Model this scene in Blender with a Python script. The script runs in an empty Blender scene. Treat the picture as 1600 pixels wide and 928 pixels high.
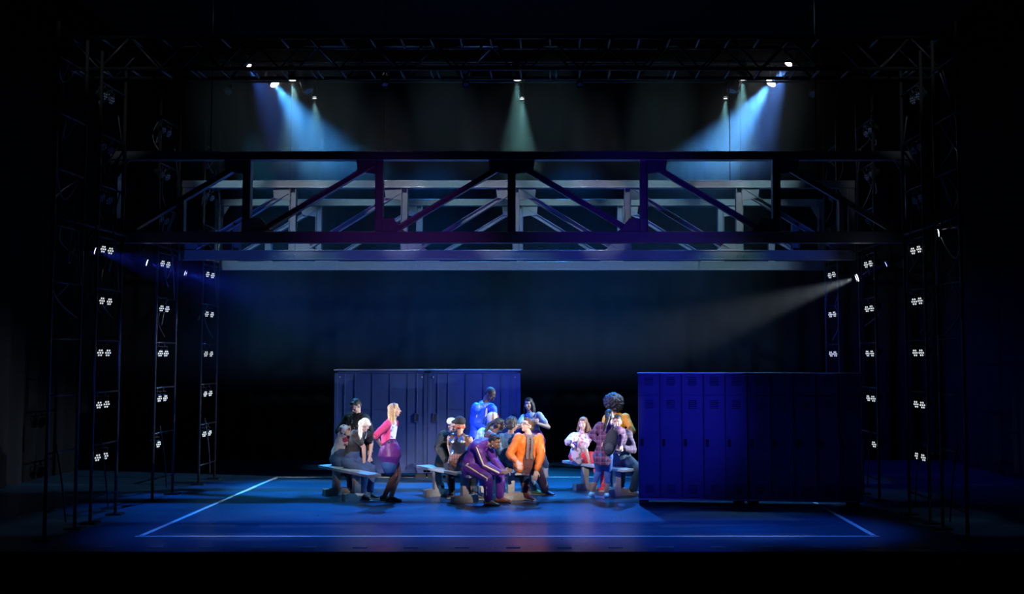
import bpy, math, random
import numpy as np
from mathutils import Vector, Matrix

# ------------------------------------------------------------------ camera
F_PX, CX, HZ = 1600.0, 863.0, 559.0
CAM_Z = 2.24
PITCH = math.atan((HZ - 464.0) / F_PX)
CP, SP = math.cos(PITCH), math.sin(PITCH)
sc = bpy.context.scene
col = sc.collection
cam_d = bpy.data.cameras.new('camera')
cam = bpy.data.objects.new('camera', cam_d)
col.objects.link(cam)
cam.location = (0, 0, CAM_Z)
cam.rotation_euler = (math.pi / 2 + PITCH, 0, 0)
cam_d.sensor_width = 36
cam_d.lens = 36 * F_PX / 1600
cam_d.shift_x = -(CX - 800) / 1600
cam_d.clip_start, cam_d.clip_end = 0.1, 100
sc.camera = cam

# ------------------------------------------------------------------ world, exposure
w = bpy.data.worlds.new('world'); sc.world = w
w.use_nodes = True
w.node_tree.nodes['Background'].inputs[0].default_value = (0, 0, 0, 1)
w.node_tree.nodes['Background'].inputs[1].default_value = 0
sc.view_settings.view_transform = 'Standard'
sc.view_settings.look = 'None'
sc.view_settings.gamma = 1
sc.view_settings.exposure = 0
sc.view_settings.use_curve_mapping = False
sc.cycles.use_denoising = True
sc.cycles.max_bounces = 5
sc.cycles.volume_bounces = 0
sc.cycles.diffuse_bounces = 2
sc.cycles.sample_clamp_indirect = 3

def pt(px, py, D):
    """point of the place seen at photo pixel (px, py) at distance D up the stage"""
    u = (464 - py) / F_PX
    y, z = CP - u * SP, SP + u * CP
    x = (px - CX) / F_PX
    k = D / y
    return np.array([x * k, D, CAM_Z + z * k])
def gr(px, py, z0=0.0):
    """point at height z0 seen at that pixel"""
    u = (464 - py) / F_PX
    y, z = CP - u * SP, SP + u * CP
    k = (z0 - CAM_Z) / z
    return np.array([(px - CX) / F_PX * k, y * k, z0])
def pix(p):
    dz = p[2] - CAM_Z
    d = p[1] * CP + dz * SP
    u = dz * CP - p[1] * SP
    return np.array([CX + F_PX * p[0] / d, 464 - F_PX * u / d])

def spot(name, loc, target, color, power, angle, blend=0.4, radius=0.05):
    l = bpy.data.lights.new(name, 'SPOT')
    l.energy, l.color = power, color
    l.spot_size, l.spot_blend, l.shadow_soft_size = math.radians(angle), blend, radius
    o = bpy.data.objects.new(name, l); col.objects.link(o)
    o.location = loc
    d = Vector(target) - Vector(loc)
    o.rotation_euler = d.to_track_quat('-Z', 'Y').to_euler()
    return o
def area(name, loc, target, color, power, size, size_y=None, spread=180):
    l = bpy.data.lights.new(name, 'AREA')
    l.energy, l.color = power, color
    l.shape = 'RECTANGLE'; l.size = size; l.size_y = size_y or size
    l.spread = math.radians(spread)
    o = bpy.data.objects.new(name, l); col.objects.link(o)
    o.location = loc
    d = Vector(target) - Vector(loc)
    o.rotation_euler = d.to_track_quat('-Z', 'Y').to_euler()
    return o

# --- front-of-house and overhead stage lamps (out of frame), plus added fill lamps; the lamps in view carry theirs in their builders
BLUE = (0.015, 0.25, 1.0)
for x, y, pw in ((-4.8, 21.6, 6500), (-2.2, 21.6, 10000), (0.4, 21.6, 10500), (2.4, 21.6, 3500)):
    spot('blue_top_light', (x, y, 8.8), (x, 16.6, 0), BLUE, pw, 30, 0.9, 0.08)
for x in (-4.3, -2.4, -0.5, 1.4, 3.3):
    spot('blue_top_light', (x, 12.5, 8.9), (x, 13.6, 0), (0.02, 0.17, 1.0), 2100, 25 if x < 3 else 20, 0.9, 0.1)
spot('cyan_top_light', (-0.9, 21.8, 8.8), (-0.9, 18.5, 0), (0.06, 0.55, 1.0), 7000, 36, 0.9, 0.1)
spot('left_patch_light', (-6.0, 19.5, 8.4), (-4.4, 17.9, 0), (0.05, 0.50, 1.0), 4000, 18, 0.6, 0.03)
# white keys from the front
spot('key_light', (3.6, 4.0, 6.6), (-0.9, 16.4, 1.0), (1.0, 0.86, 0.76), 12000, 10, 0.95, 0.06)
spot('key_light', (-5.5, 4.0, 6.4), (0.8, 17.0, 1.1), (1.0, 0.86, 0.78), 9500, 9, 0.95, 0.06)
spot('key_light', (-1.0, 3.0, 7.2), (-2.75, 16.4, 0.9), (1.0, 0.84, 0.78), 9000, 6.2, 0.9, 0.06)
spot('side_light', (4.6, 16.9, 1.5), (-1.2, 16.6, 1.0), (0.80, 0.88, 1.0), 3000, 28, 0.8, 0.04)
spot('side_light', (-5.8, 16.0, 1.7), (-1.0, 16.6, 0.9), (0.75, 0.80, 1.0), 1100, 24, 0.8, 0.04)
# blue and violet wash on the scenery
spot('blue_wash', (4.0, 1.0, 2.4), (1.6, 15.3, 1.3), (0.04, 0.03, 1.0), 2700, 12.5, 1.0, 0.15)
spot('blue_wash', (3.0, 2.0, 0.6), (1.2, 15.0, 3.8), (0.09, 0.03, 1.0), 1000, 16, 1.0, 0.1)
spot('violet_wash', (-1.5, 2.0, 0.6), (-2.3, 15.0, 3.7), (0.32, 0.07, 0.75), 900, 15, 1.0, 0.1)
for x in (-5.4, -3.5, -1.6, 0.3, 2.2, 4.1):  # added unseen fill that turns the middle truss's lower chord blue
    spot('added_chord_fill', (x, 9.0, -1.0), (x, 17.35, 3.72), (0.03, 0.13, 1.0), 1000, 18 if x < 1.5 else 10, 0.8, 0.04)
for x in (-3.3, -2.2, -1.1):
    spot('locker_wash', (x, 13.4, 9.3), (x, 19.2, 1.0), (0.10, 0.30, 1.0), 420, 13, 0.95, 0.1)
# high lamps (above the frame) that rake the bridges
for x in (-5.4, -3.6, -1.8, 0.0, 1.8, 3.6):
    spot('bridge_light', (x, 13.0, 8.7), (x, 19.4, 4.35), (0.46, 0.82, 0.92), 1300, 18, 0.8, 0.05)
for x in (-4.6, -2.9, -1.3, 0.5, 2.6):
    spot('bridge_light', (x, 13.6, 8.9), (x + .3, 17.35, 4.75), (0.72, 0.84, 1.0), 1000, 13, 0.6, 0.03)
for x in (-4.9, -2.9, -0.7, 1.4):
    spot('warm_rake_light', (x, 16.1, 9.0), (x + .5, 15.0, 4.4), (1.0, 0.86, 0.66), 500, 16, 0.4, 0.02)
# added lamps without a known source, to put faint glints on the side towers
for x in (-6.75, 5.6):
    for y in (13.4, 14.4, 16.6, 18.7):
        spot('added_tower_light', (x, y - .5, 9.3), (x, y + .1, 3.0), (0.9, 0.95, 1.0), 150, 11, 0.7, 0.03)
for x, tx in ((-3.5, -6.75), (2.3, 5.6)):
    spot('added_tower_light', (x, 6.0, 9.0), (tx, 16.0, 5.7), (0.9, 0.95, 1.0), 650, 11, 0.95, 0.03)
HAZE = 0.075
HAZE_LOW = 0.06
HAZE_SIDE = 0.008

# ------------------------------------------------------------------ materials
MATS = {}
def new_mat(name):
    m = bpy.data.materials.new(name); m.use_nodes = True
    return m, m.node_tree, m.node_tree.nodes['Principled BSDF']
def mat(name, c, rough=0.6, metal=0.0, bump=0.0, scale=30, vary=0.12, spec=0.5, coat=0):
    if name in MATS: return MATS[name]
    m, nt, b = new_mat(name)
    b.inputs['Roughness'].default_value = rough
    b.inputs['Metallic'].default_value = metal
    b.inputs['Specular IOR Level'].default_value = spec
    tc = nt.nodes.new('ShaderNodeTexCoord')
    n = nt.nodes.new('ShaderNodeTexNoise'); n.inputs['Scale'].default_value = scale; n.inputs['Detail'].default_value = 3
    nt.links.new(tc.outputs['Object'], n.inputs['Vector'])
    r = nt.nodes.new('ShaderNodeMix'); r.data_type = 'RGBA'
    r.inputs[6].default_value = (*[max(0, v * (1 - vary)) for v in c], 1)
    r.inputs[7].default_value = (*[min(1, v * (1 + vary)) for v in c], 1)
    nt.links.new(n.outputs['Fac'], r.inputs[0]); nt.links.new(r.outputs[2], b.inputs['Base Color'])
    if bump:
        bp = nt.nodes.new('ShaderNodeBump'); bp.inputs['Strength'].default_value = bump; bp.inputs['Distance'].default_value = 0.02
        nt.links.new(n.outputs['Fac'], bp.inputs['Height']); nt.links.new(bp.outputs[0], b.inputs['Normal'])
    MATS[name] = m
    return m
def emit(name, c, s):
    if name in MATS: return MATS[name]
    m, nt, b = new_mat(name)
    b.inputs['Base Color'].default_value = (*c, 1)
    b.inputs['Emission Color'].default_value = (*c, 1)
    b.inputs['Emission Strength'].default_value = s
    MATS[name] = m
    return m
def plaid(name, c0, c1, c2, step=0.055, rough=0.8):
    """woven check: bands across object x and z"""
    m, nt, b = new_mat(name); L = nt.links.new
    b.inputs['Roughness'].default_value = rough
    tc = nt.nodes.new('ShaderNodeTexCoord'); sp = nt.nodes.new('ShaderNodeSeparateXYZ')
    L(tc.outputs['Object'], sp.inputs[0])
    prev = c0
    sock = None
    for ax, c, off in ((0, c1, 0.0), (2, c1, 0.4), (0, c2, 0.55), (2, c2, 0.1)):
        a = nt.nodes.new('ShaderNodeMath'); a.operation = 'MULTIPLY_ADD'; a.inputs[1].default_value = 1 / step; a.inputs[2].default_value = off
        L(sp.outputs[ax], a.inputs[0])
        f = nt.nodes.new('ShaderNodeMath'); f.operation = 'FRACT'; L(a.outputs[0], f.inputs[0])
        g = nt.nodes.new('ShaderNodeMath'); g.operation = 'LESS_THAN'; g.inputs[1].default_value = 0.42 if c is c1 else 0.16; L(f.outputs[0], g.inputs[0])
        h = nt.nodes.new('ShaderNodeMath'); h.operation = 'MULTIPLY'; h.inputs[1].default_value = 0.6; L(g.outputs[0], h.inputs[0])
        mx = nt.nodes.new('ShaderNodeMix'); mx.data_type = 'RGBA'
        if sock is None: mx.inputs[6].default_value = (*c0, 1)
        else: L(sock, mx.inputs[6])
        mx.inputs[7].default_value = (*c, 1); L(h.outputs[0], mx.inputs[0]); sock = mx.outputs[2]
    L(sock, b.inputs['Base Color'])
    return m
def blotch(name, c0, c1, c2, scale=22, rough=0.8):
    """printed cloth: cells of two colours over a ground"""
    m, nt, b = new_mat(name); L = nt.links.new
    b.inputs['Roughness'].default_value = rough
    tc = nt.nodes.new('ShaderNodeTexCoord'); v = nt.nodes.new('ShaderNodeTexVoronoi'); v.inputs['Scale'].default_value = scale
    L(tc.outputs['Object'], v.inputs['Vector'])
    cr = nt.nodes.new('ShaderNodeValToRGB'); cr.color_ramp.interpolation = 'CONSTANT'
    e = cr.color_ramp.elements; e[0].color = (*c0, 1); e[1].position = 0.55; e[1].color = (*c1, 1)
    x = e.new(0.78); x.color = (*c2, 1)
    sp = nt.nodes.new('ShaderNodeSeparateColor'); L(v.outputs['Color'], sp.inputs[0])
    L(sp.outputs[0], cr.inputs[0]); L(cr.outputs[0], b.inputs['Base Color'])
    return m

# ------------------------------------------------------------------ mesh builder
def nrm(v):
    v = np.asarray(v, float); n = np.linalg.norm(v)
    return v / n if n > 1e-9 else np.array([0, 0, 1.0])
class MB:
    def __init__(s): s.v = []; s.f = []
    def add(s, vs, fs):
        o = len(s.v); s.v += [tuple(map(float, p)) for p in vs]; s.f += [tuple(i + o for i in f) for f in fs]
        return s
    def box(s, c, size, R=None):
        """box with centre c, full size, rotation columns R"""
        R = np.eye(3) if R is None else R
        vs = []
        for dx in (-.5, .5):
            for dy in (-.5, .5):
                for dz in (-.5, .5):
                    vs.append(np.asarray(c) + R @ (np.array([dx, dy, dz]) * np.asarray(size)))
        return s.add(vs, [(0, 1, 3, 2), (4, 6, 7, 5), (0, 4, 5, 1), (2, 3, 7, 6), (0, 2, 6, 4), (1, 5, 7, 3)])
    def bar(s, a, b, w, d, side=(0, 1, 0)):
        """straight bar a-b, width w in the plane, thickness d along side"""
        a, b = np.asarray(a, float), np.asarray(b, float)
        z = nrm(b - a); y = nrm(np.asarray(side, float) - np.dot(side, z) * z); x = np.cross(y, z)
        R = np.stack([x, y, z], 1)
        return s.box((a + b) / 2, (w, d, np.linalg.norm(b - a)), R)
    def ell(s, c, r, R=None, n=14, m=9):
        R = np.eye(3) if R is None else R
        vs = []; fs = []
        for i in range(1, m):
            t = math.pi * i / m
            for j in range(n):
                p = 2 * math.pi * j / n
                vs.append(np.asarray(c) + R @ (np.array([math.sin(t) * math.cos(p), math.sin(t) * math.sin(p), math.cos(t)]) * np.asarray(r)))
        a = len(vs); vs.append(np.asarray(c) + R @ (np.array([0, 0, 1]) * np.asarray(r)))
        vs.append(np.asarray(c) - R @ (np.array([0, 0, 1]) * np.asarray(r)))
        for i in range(m - 2):
            for j in range(n):
                k = (j + 1) % n
                fs.append((i * n + j, (i + 1) * n + j, (i + 1) * n + k, i * n + k))
        for j in range(n):
            k = (j + 1) % n
            fs.append((a, j, k)); fs.append((a + 1, (m - 2) * n + k, (m - 2) * n + j))
        return s.add(vs, fs)
    def tube(s, pts, rad, ref=(0, 1, 0), n=12, round_ends=True):
        """tapering elliptical tube through pts; rad = r or (r_side, r_ref) per point"""
        P = [np.asarray(p, float) for p in pts]
        Q = [(r, r) if np.isscalar(r) else r for r in rad]
        if round_ends:
            d0 = nrm(P[0] - P[1]); d1 = nrm(P[-1] - P[-2])
            a, b = min(Q[0]), min(Q[-1])
            P = [P[0] + d0 * a * .95, P[0] + d0 * a * .7] + P + [P[-1] + d1 * b * .7, P[-1] + d1 * b * .95]
            Q = [(Q[0][0] * .3, Q[0][1] * .3), (Q[0][0] * .72, Q[0][1] * .72)] + Q + [(Q[-1][0] * .72, Q[-1][1] * .72), (Q[-1][0] * .3, Q[-1][1] * .3)]
        vs = []; fs = []; ref = np.asarray(ref, float)
        for i, p in enumerate(P):
            t = nrm(P[min(i + 1, len(P) - 1)] - P[max(i - 1, 0)])
            y = ref - np.dot(ref, t) * t
            if np.linalg.norm(y) < 1e-3: y = np.array([1, 0, 0]) - t[0] * t
            y = nrm(y); x = np.cross(y, t)
            for j in range(n):
                a = 2 * math.pi * j / n
                vs.append(p + x * math.cos(a) * Q[i][0] + y * math.sin(a) * Q[i][1])
        for i in range(len(P) - 1):
            for j in range(n):
                k = (j + 1) % n
                fs.append((i * n + j, i * n + k, (i + 1) * n + k, (i + 1) * n + j))
        fs.append(tuple(reversed(range(n)))); fs.append(tuple((len(P) - 1) * n + j for j in range(n)))
        return s.add(vs, fs)
    def cyl(s, a, b, r, r2=None, n=16):
        return s.tube([a, b], [r, r if r2 is None else r2], ref=(0.3, 0.9, 0.2), n=n, round_ends=False)
    def prism(s, poly, y0, y1):
        """polygon in x,z extruded along y"""
        n = len(poly)
        vs = [(x, y0, z) for x, z in poly] + [(x, y1, z) for x, z in poly]
        fs = [tuple(range(n)), tuple(reversed(range(n, 2 * n)))] + [(i, (i + 1) % n + 0, (i + 1) % n + n, i + n) for i in range(n)]
        return s.add(vs, fs)
    def build(s, name, m, parent=None, smooth=False, origin=None, bevel=0):
        me = bpy.data.meshes.new(name)
        o0 = origin if origin is not None else (0, 0, 0)
        me.from_pydata([(x - o0[0], y - o0[1], z - o0[2]) for x, y, z in s.v], [], s.f)
        me.materials.append(m)
        if smooth: me.polygons.foreach_set('use_smooth', [True] * len(me.polygons))
        me.update()
        o = bpy.data.objects.new(name, me); col.objects.link(o)
        if parent: o.parent = parent
        elif origin is not None: o.location = origin
        if bevel:
            b = o.modifiers.new('bevel', 'BEVEL'); b.width = bevel; b.segments = 2; b.limit_method = 'ANGLE'
        return o
def tag(o, label, cat, group=None, kind=None):
    o['label'] = label; o['category'] = cat
    if group: o['group'] = group
    if kind: o['kind'] = kind
    return o
def empty(name, loc, rz=0):
    o = bpy.data.objects.new(name, None); col.objects.link(o); o.location = loc; o.rotation_euler = (0, 0, rz); o.empty_display_size = .1
    return o
def struct(o): o['kind'] = 'structure'; return o
KIDS = {}
def copy_tree(o, parent=None):
    c = o.copy(); col.objects.link(c)
    if parent: c.parent = parent
    for ch in list(o.children): copy_tree(ch, c)
    return c
def rotz(a): c, s_ = math.cos(a), math.sin(a); return np.array([[c, -s_, 0], [s_, c, 0], [0, 0, 1.0]])
def frame(fwd, up=(0, 0, 1)):
    """columns: side, fwd, up"""
    f = nrm(fwd); x = np.cross(f, up)
    if np.linalg.norm(x) < 1e-4: x = np.array([1.0, 0, 0])
    x = nrm(x); u = np.cross(x, f)
    return np.stack([x, f, u], 1)

# ------------------------------------------------------------------ stage, drapes
def floor_mat():
    m, nt, b = new_mat('stage floor'); L = nt.links.new
    tc = nt.nodes.new('ShaderNodeTexCoord'); mp = nt.nodes.new('ShaderNodeMapping'); mp.inputs['Scale'].default_value = (0.5, 1.6, 1)
    L(tc.outputs['Object'], mp.inputs[0])
    n = nt.nodes.new('ShaderNodeTexNoise'); n.inputs['Scale'].default_value = 2.2; n.inputs['Detail'].default_value = 6; L(mp.outputs[0], n.inputs['Vector'])
    cr = nt.nodes.new('ShaderNodeValToRGB'); e = cr.color_ramp.elements
    e[0].position = .3; e[0].color = (0.018, 0.065, 0.13, 1); e[1].position = .7; e[1].color = (0.030, 0.095, 0.19, 1)
    L(n.outputs['Fac'], cr.inputs[0]); L(cr.outputs[0], b.inputs['Base Color'])
    n2 = nt.nodes.new('ShaderNodeTexNoise'); n2.inputs['Scale'].default_value = 14; L(tc.outputs['Object'], n2.inputs['Vector'])
    mr = nt.nodes.new('ShaderNodeMapRange'); mr.inputs[3].default_value = 0.22; mr.inputs[4].default_value = 0.42
    L(n2.outputs['Fac'], mr.inputs[0]); L(mr.outputs[0], b.inputs['Roughness'])
    b.inputs['Specular IOR Level'].default_value = 0.4
    return m
black_cloth = mat('black velour', (0.012, 0.013, 0.016), 0.95, spec=0.1, scale=4, vary=.3)
struct(MB().box((-0.6, 17.6, -0.06), (24, 11.2, 0.12)).build('floor', floor_mat()))
struct(MB().box((-0.6, 12.04, -0.92), (24, 0.08, 1.6)).build('trim_1', mat('black fascia', (0.008, 0.008, 0.010), 0.9, spec=.1)))
def drape(name, a, b, z0, z1, folds, amp):
    a, b = np.array(a, float), np.array(b, float); n = folds * 8
    t = nrm(b - a); nn = np.array([-t[1], t[0]])
    mb = MB(); vs = []
    for side in (0, .02):
        for i in range(n + 1):
            p = a + (b - a) * i / n + nn * (amp * math.sin(i / 8 * 2 * math.pi) + side)
            vs += [(p[0], p[1], z0), (p[0], p[1], z1)]
    fs = []; o = 2 * (n + 1)
    for i in range(n):
        k = 2 * i
        fs += [(k, k + 2, k + 3, k + 1), (o + k, o + k + 1, o + k + 3, o + k + 2), (k, k + o, k + o + 2, k + 2), (k + 1, k + 3, k + 3 + o, k + 1 + o)]
    fs += [(0, 1, 1 + o, o), (2 * n, 2 * n + o, 2 * n + 1 + o, 2 * n + 1)]
    return struct(mb.add(vs, fs).build(name, black_cloth, smooth=True))
drape('wall_back', (-12, 22.6), (11, 22.6), 0, 9.4, 46, 0.05)
drape('wall_left', (-9.5, 12.4), (-9.5, 22.5), 0, 9.4, 20, 0.06)
drape('wall_right', (8.6, 22.5), (8.6, 12.4), 0, 9.4, 20, 0.06)
struct(MB().box((-0.6, 17.4, 9.5), (24, 10.8, 0.15)).build('ceiling', black_cloth))

# court lines taped on the stage
tape = mat('white tape', (0.80, 0.82, 0.84), 0.5)
FL, FR = gr(215, 838), gr(1371, 838)
BL, BR = gr(433, 745.5), gr(1203, 745.5)
def line(a, b, wd, label):
    a, b = np.array(a), np.array(b)
    d = nrm(b - a); mb = MB()
    mb.bar(a + [0, 0, .0015], b + [0, 0, .0015], wd, .003, (0, 0, 1))
    mb = MB().box((a + b) / 2 + [0, 0, .002], (np.linalg.norm(b - a) + wd, wd, .003), np.stack([d, np.cross([0, 0, 1], d), [0, 0, 1]], 1))
    tag(mb.build('court_line', tape), label, 'floor line', 'white court lines taped on the blue floor')
line(FL, FR, .05, 'long white court line along the front of the blue floor')
line(FL + [.03, .09, 0], BL - [0, .04, 0], .065, 'slanting white court line at the left side of the floor')
line(BL, BR, .06, 'white court line across the back of the floor behind the benches')
line(FR + [-.03, .09, 0], BR - [0, .04, 0], .065, 'slanting white court line at the right, running under the dark lockers')
dull = mat('grey floor plate', (0.20, 0.22, 0.24), 0.6)
ORD = 'first second third fourth fifth sixth seventh eighth ninth tenth eleventh twelfth thirteenth fourteenth fifteenth sixteenth seventeenth eighteenth'.split()
mp0 = MB().box((0, 0, .004), (.17, .07, .008)).build('floor_marker', dull, bevel=.002)
for k in range(18):
    o = mp0 if k == 0 else mp0.copy()
    if k: col.objects.link(o)
    o.location = (gr(85, 855)[0] + .604 * k, gr(85, 855.5)[1], 0)
    tag(o, 'small grey marker plate on the front edge of the stage, %s from the left' % ORD[k], 'marker', 'grey marker plates along the stage edge')

# ------------------------------------------------------------------ the three bridge trusses
steel = mat('painted steel grey', (0.30, 0.31, 0.34), 0.32, 0.4, bump=.05, scale=12, vary=.15)
def truss(D, xl, xr, zb, label):
    """zb: underside of the bottom chord; seven posts, diagonals rising to the middle"""
    s = 1.0
    H, hb, ht, dp = 1.355, .165, .125, .16
    root = empty('bridge_truss', ((xl + xr) / 2, D, zb))
    O = np.array([(xl + xr) / 2, D, zb])
    W = (xr - xl) / 2
    def chord(name, z0, z1):
        mb = MB()
        zc = (z0 + z1) / 2
        mb.box((0, 0, zc), (2 * W, .05, z1 - z0 - .01))
        mb.box((0, 0, z1 - .008), (2 * W, dp, .016)); mb.box((0, 0, z0 + .008), (2 * W, dp, .016))
        mb.box((0, -dp / 2 + .01, zc), (2 * W, .012, z1 - z0 - .004))
        return mb.build(name, steel, root, bevel=.003)
    bc = chord('bottom_chord', 0, hb); tc = chord('top_chord', H - ht, H)
    bolts = MB()
    xs = [-W + .06 + i * (2 * W - .12) / 6 for i in range(7)]
    for x in xs:
        for dx in (-.05, .05):
            bolts.ell((x + dx, -dp / 2 - .002, hb / 2), (.009, .006, .009), n=8, m=5)
    bolts.build('bolts', mat('bright bolt', (.6, .6, .62), .3, .8), bc)
    z0, z1 = hb, H - ht
    bay = xs[1] - xs[0]
    for i, x in enumerate(xs):
        mb = MB()
        for sgn in (-1, 1): mb.box((x + sgn * .052, 0, (z0 + z1) / 2), (.012, .13, z1 - z0))
        mb.box((x, 0, (z0 + z1) / 2), (.10, .012, z1 - z0))
        mb.build('post', steel, root, bevel=.002)
    for i in range(3):
        for sg in (-1, 1):
            xa = -(xs[0] + .17) * -1 if False else (xs[i] + .20)
            xb = xs[i + 1] - .06
            a = np.array([sg * -xa, 0, z0 + .01]) if sg > 0 else np.array([xa, 0, z0 + .01])
            b = np.array([sg * -xb, 0, z1 - .04]) if sg > 0 else np.array([xb, 0, z1 - .04])
            if i == 2: b[0] = (-1 if sg < 0 else 1) * .06
            mb = MB(); d = nrm(b - a); nx = np.array([-d[2], 0, d[0]])
            mb.bar(a, b, .075, .012); mb.bar(a - nx * .036, b - nx * .036, .012, .11); mb.bar(a + nx * .036, b + nx * .036, .012, .07)
            mb.build('diagonal_brace', steel, root, bevel=.002)
            # gusset plates: foot of the diagonal and its head
            k = -1 if sg < 0 else 1     # -1: left half
            g = MB(); xf = -k * -1
            px0 = abs(xs[i])
            g.prism([(k * (px0 + .05), z0), (k * (px0 - .40), z0), (k * (px0 - .33), z0 + .05), (k * (px0 - .22), z0 + .20), (k * (px0 + .05), z0 + .20)], -.045, -.03)
            g.build('gusset_plate', steel, root)
            px1 = abs(xs[i + 1])
            g = MB(); g.prism([(k * (px1 + .04), z1), (k * (px1 + .34), z1), (k * (px1 + .32), z1 - .17), (k * (px1 + .04), z1 - .21)], -.045, -.03)
            g.build('gusset_plate', steel, root)
    for k in (-1, 1):      # corner plates and the short hanger in the end bays
        g = MB(); x0 = abs(xs[0])
        g.prism([(k * (x0 + .04), z1), (k * (x0 - .22), z1), (k * (x0 - .06), z1 - .26), (k * (x0 + .04), z1 - .26)], -.05, -.035)
        g.build('gusset_plate', steel, root)
        xh = x0 - bay * .5
        zt = z0 + .01 + (z1 - z0 - .05) * (bay * .5 - .20) / (bay - .26)
        mb = MB(); mb.box((k * xh, 0, (z0 + zt) / 2), (.12, .012, zt - z0))
        for sgn in (-1, 1): mb.box((k * xh + sgn * .055, 0, (z0 + zt) / 2), (.012, .11, zt - z0))
        mb.build('hanger', steel, root, bevel=.002)
    tag(root, label, 'truss', 'grey steel bridge trusses above the stage')
    return root
T1D, T2D, T3D = 15.0, 17.35, 19.4
truss(T1D, pt(174, 300, T1D)[0], pt(1425, 300, T1D)[0], pt(800, 380, T1D)[2], 'front bridge truss, nearest and longest, its lower beam violet and blue')
truss(T2D, pt(279, 300, T2D)[0], pt(1334, 300, T2D)[0], pt(800, 406.5, T2D)[2], 'middle bridge truss with a blue lower beam')
truss(T3D, pt(338, 300, T3D)[0], pt(1287, 300, T3D)[0], pt(800, 422.5, T3D)[2], 'rearmost and shortest bridge truss, its lower beam pale grey blue')
wire = mat('steel wire', (0.012, 0.012, 0.014), .7, .0, spec=.1)
for D, pxs, zt, nm in ((T3D, (455, 1157), 9.4, 'rear'), (T2D, (600, 1140), 9.4, 'middle'), (T1D, (330, 1275), 9.4, 'front')):
    for k, px in enumerate(pxs):
        x = pt(px, 200, D)[0]; zb = {T3D: pt(800, 422.5, T3D)[2], T2D: pt(800, 406.5, T2D)[2], T1D: pt(800, 380, T1D)[2]}[D] + 1.35
        o = MB().cyl((x, D, zb), (x, D, zt), .008, n=8).build('suspension_wire', wire)
        tag(o, 'thin dark wire holding up the %s bridge truss at its %s side' % (nm, ('left', 'right')[k]), 'wire', 'wires holding up the trusses')

# ------------------------------------------------------------------ overhead box truss
alu = mat('dark aluminium tube', (0.035, 0.038, 0.045), .45, .5)
def box_truss(D, d, zb, h, xl, xr, label, step=.42):
    root = empty('box_truss', ((xl + xr) / 2, D + d / 2, zb)); O = ((xl + xr) / 2, D + d / 2, zb)
    def B(mb, n): return mb.build(n, alu, root, smooth=True, origin=O)
    for y in (D, D + d):
        for z in (zb, zb + h):
            B(MB().cyl((xl, y, z), (xr, y, z), .027), 'chord_tube')
    n = int((xr - xl) / step)
    lac = {D: MB(), D + d: MB()}
    def tube1(a, b): MB().cyl(a, b, .017, n=8).build('cross_tube', mat('bare aluminium tube', (.16, .18, .20), .4, .5), root, smooth=True, origin=O)
    for i in range(n + 1):
        x = xl + (xr - xl) * i / n
        for z in (zb, zb + h): tube1((x, D, z), (x, D + d, z))
        if i % 4 == 0: tube1((x + .09, D, zb), (x + .09, D + d, zb))
        if i < n:
            x2 = xl + (xr - xl) * (i + 1) / n
            for y in (D, D + d):
                lac[y].cyl((x, y, zb if i % 2 else zb + h), (x2, y, zb + h if i % 2 else zb), .015, n=8)
    for q in lac.values(): B(q, 'lacing')
    tag(root, label, 'lighting truss')
BTD = 14.5
zb = pt(800, 107.5, BTD)[2]
box_truss(BTD, .50, zb, .46, pt(108, 107, BTD)[0], pt(1470, 107, BTD)[0], 'dark overhead lighting truss of thin tubes with bright lamps hung beneath it')
# the pipe battens behind it
PIPES = [(16.8, pt(800, 96, 16.8)[2], 'first'), (18.1, pt(800, 132, 18.1)[2] + .05, 'second'), (18.75, pt(800, 100, 18.75)[2], 'last')]
for y, z, nm in PIPES:
    tag(MB().cyl((-6.3, y, z), (5.1, y, z), .02).build('pipe_batten', alu, smooth=True), 'thin dark pipe carrying lamps, %s one behind the overhead truss' % nm, 'pipe', 'pipes carrying the lamps')
    for x, sd in ((-6.0, 'left'), (4.8, 'right')):
        tag(MB().cyl((x, y, z), (x, y, 9.45), .006, n=8).build('suspension_wire', wire), 'thin dark wire holding the %s pipe of lamps at its %s end' % (nm, sd), 'wire', 'wires holding up the trusses')
PA, PB, PC = [(y, z) for y, z, n in PIPES]
for x, nm in ((-6.0, 'left'), (4.8, 'right')):
    tag(MB().cyl((x, 14.75, zb + .46), (x, 14.75, 9.45), .006, n=8).build('suspension_wire', wire), 'thin dark wire holding the overhead lighting truss at its %s end' % nm, 'wire', 'wires holding up the trusses')
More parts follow.
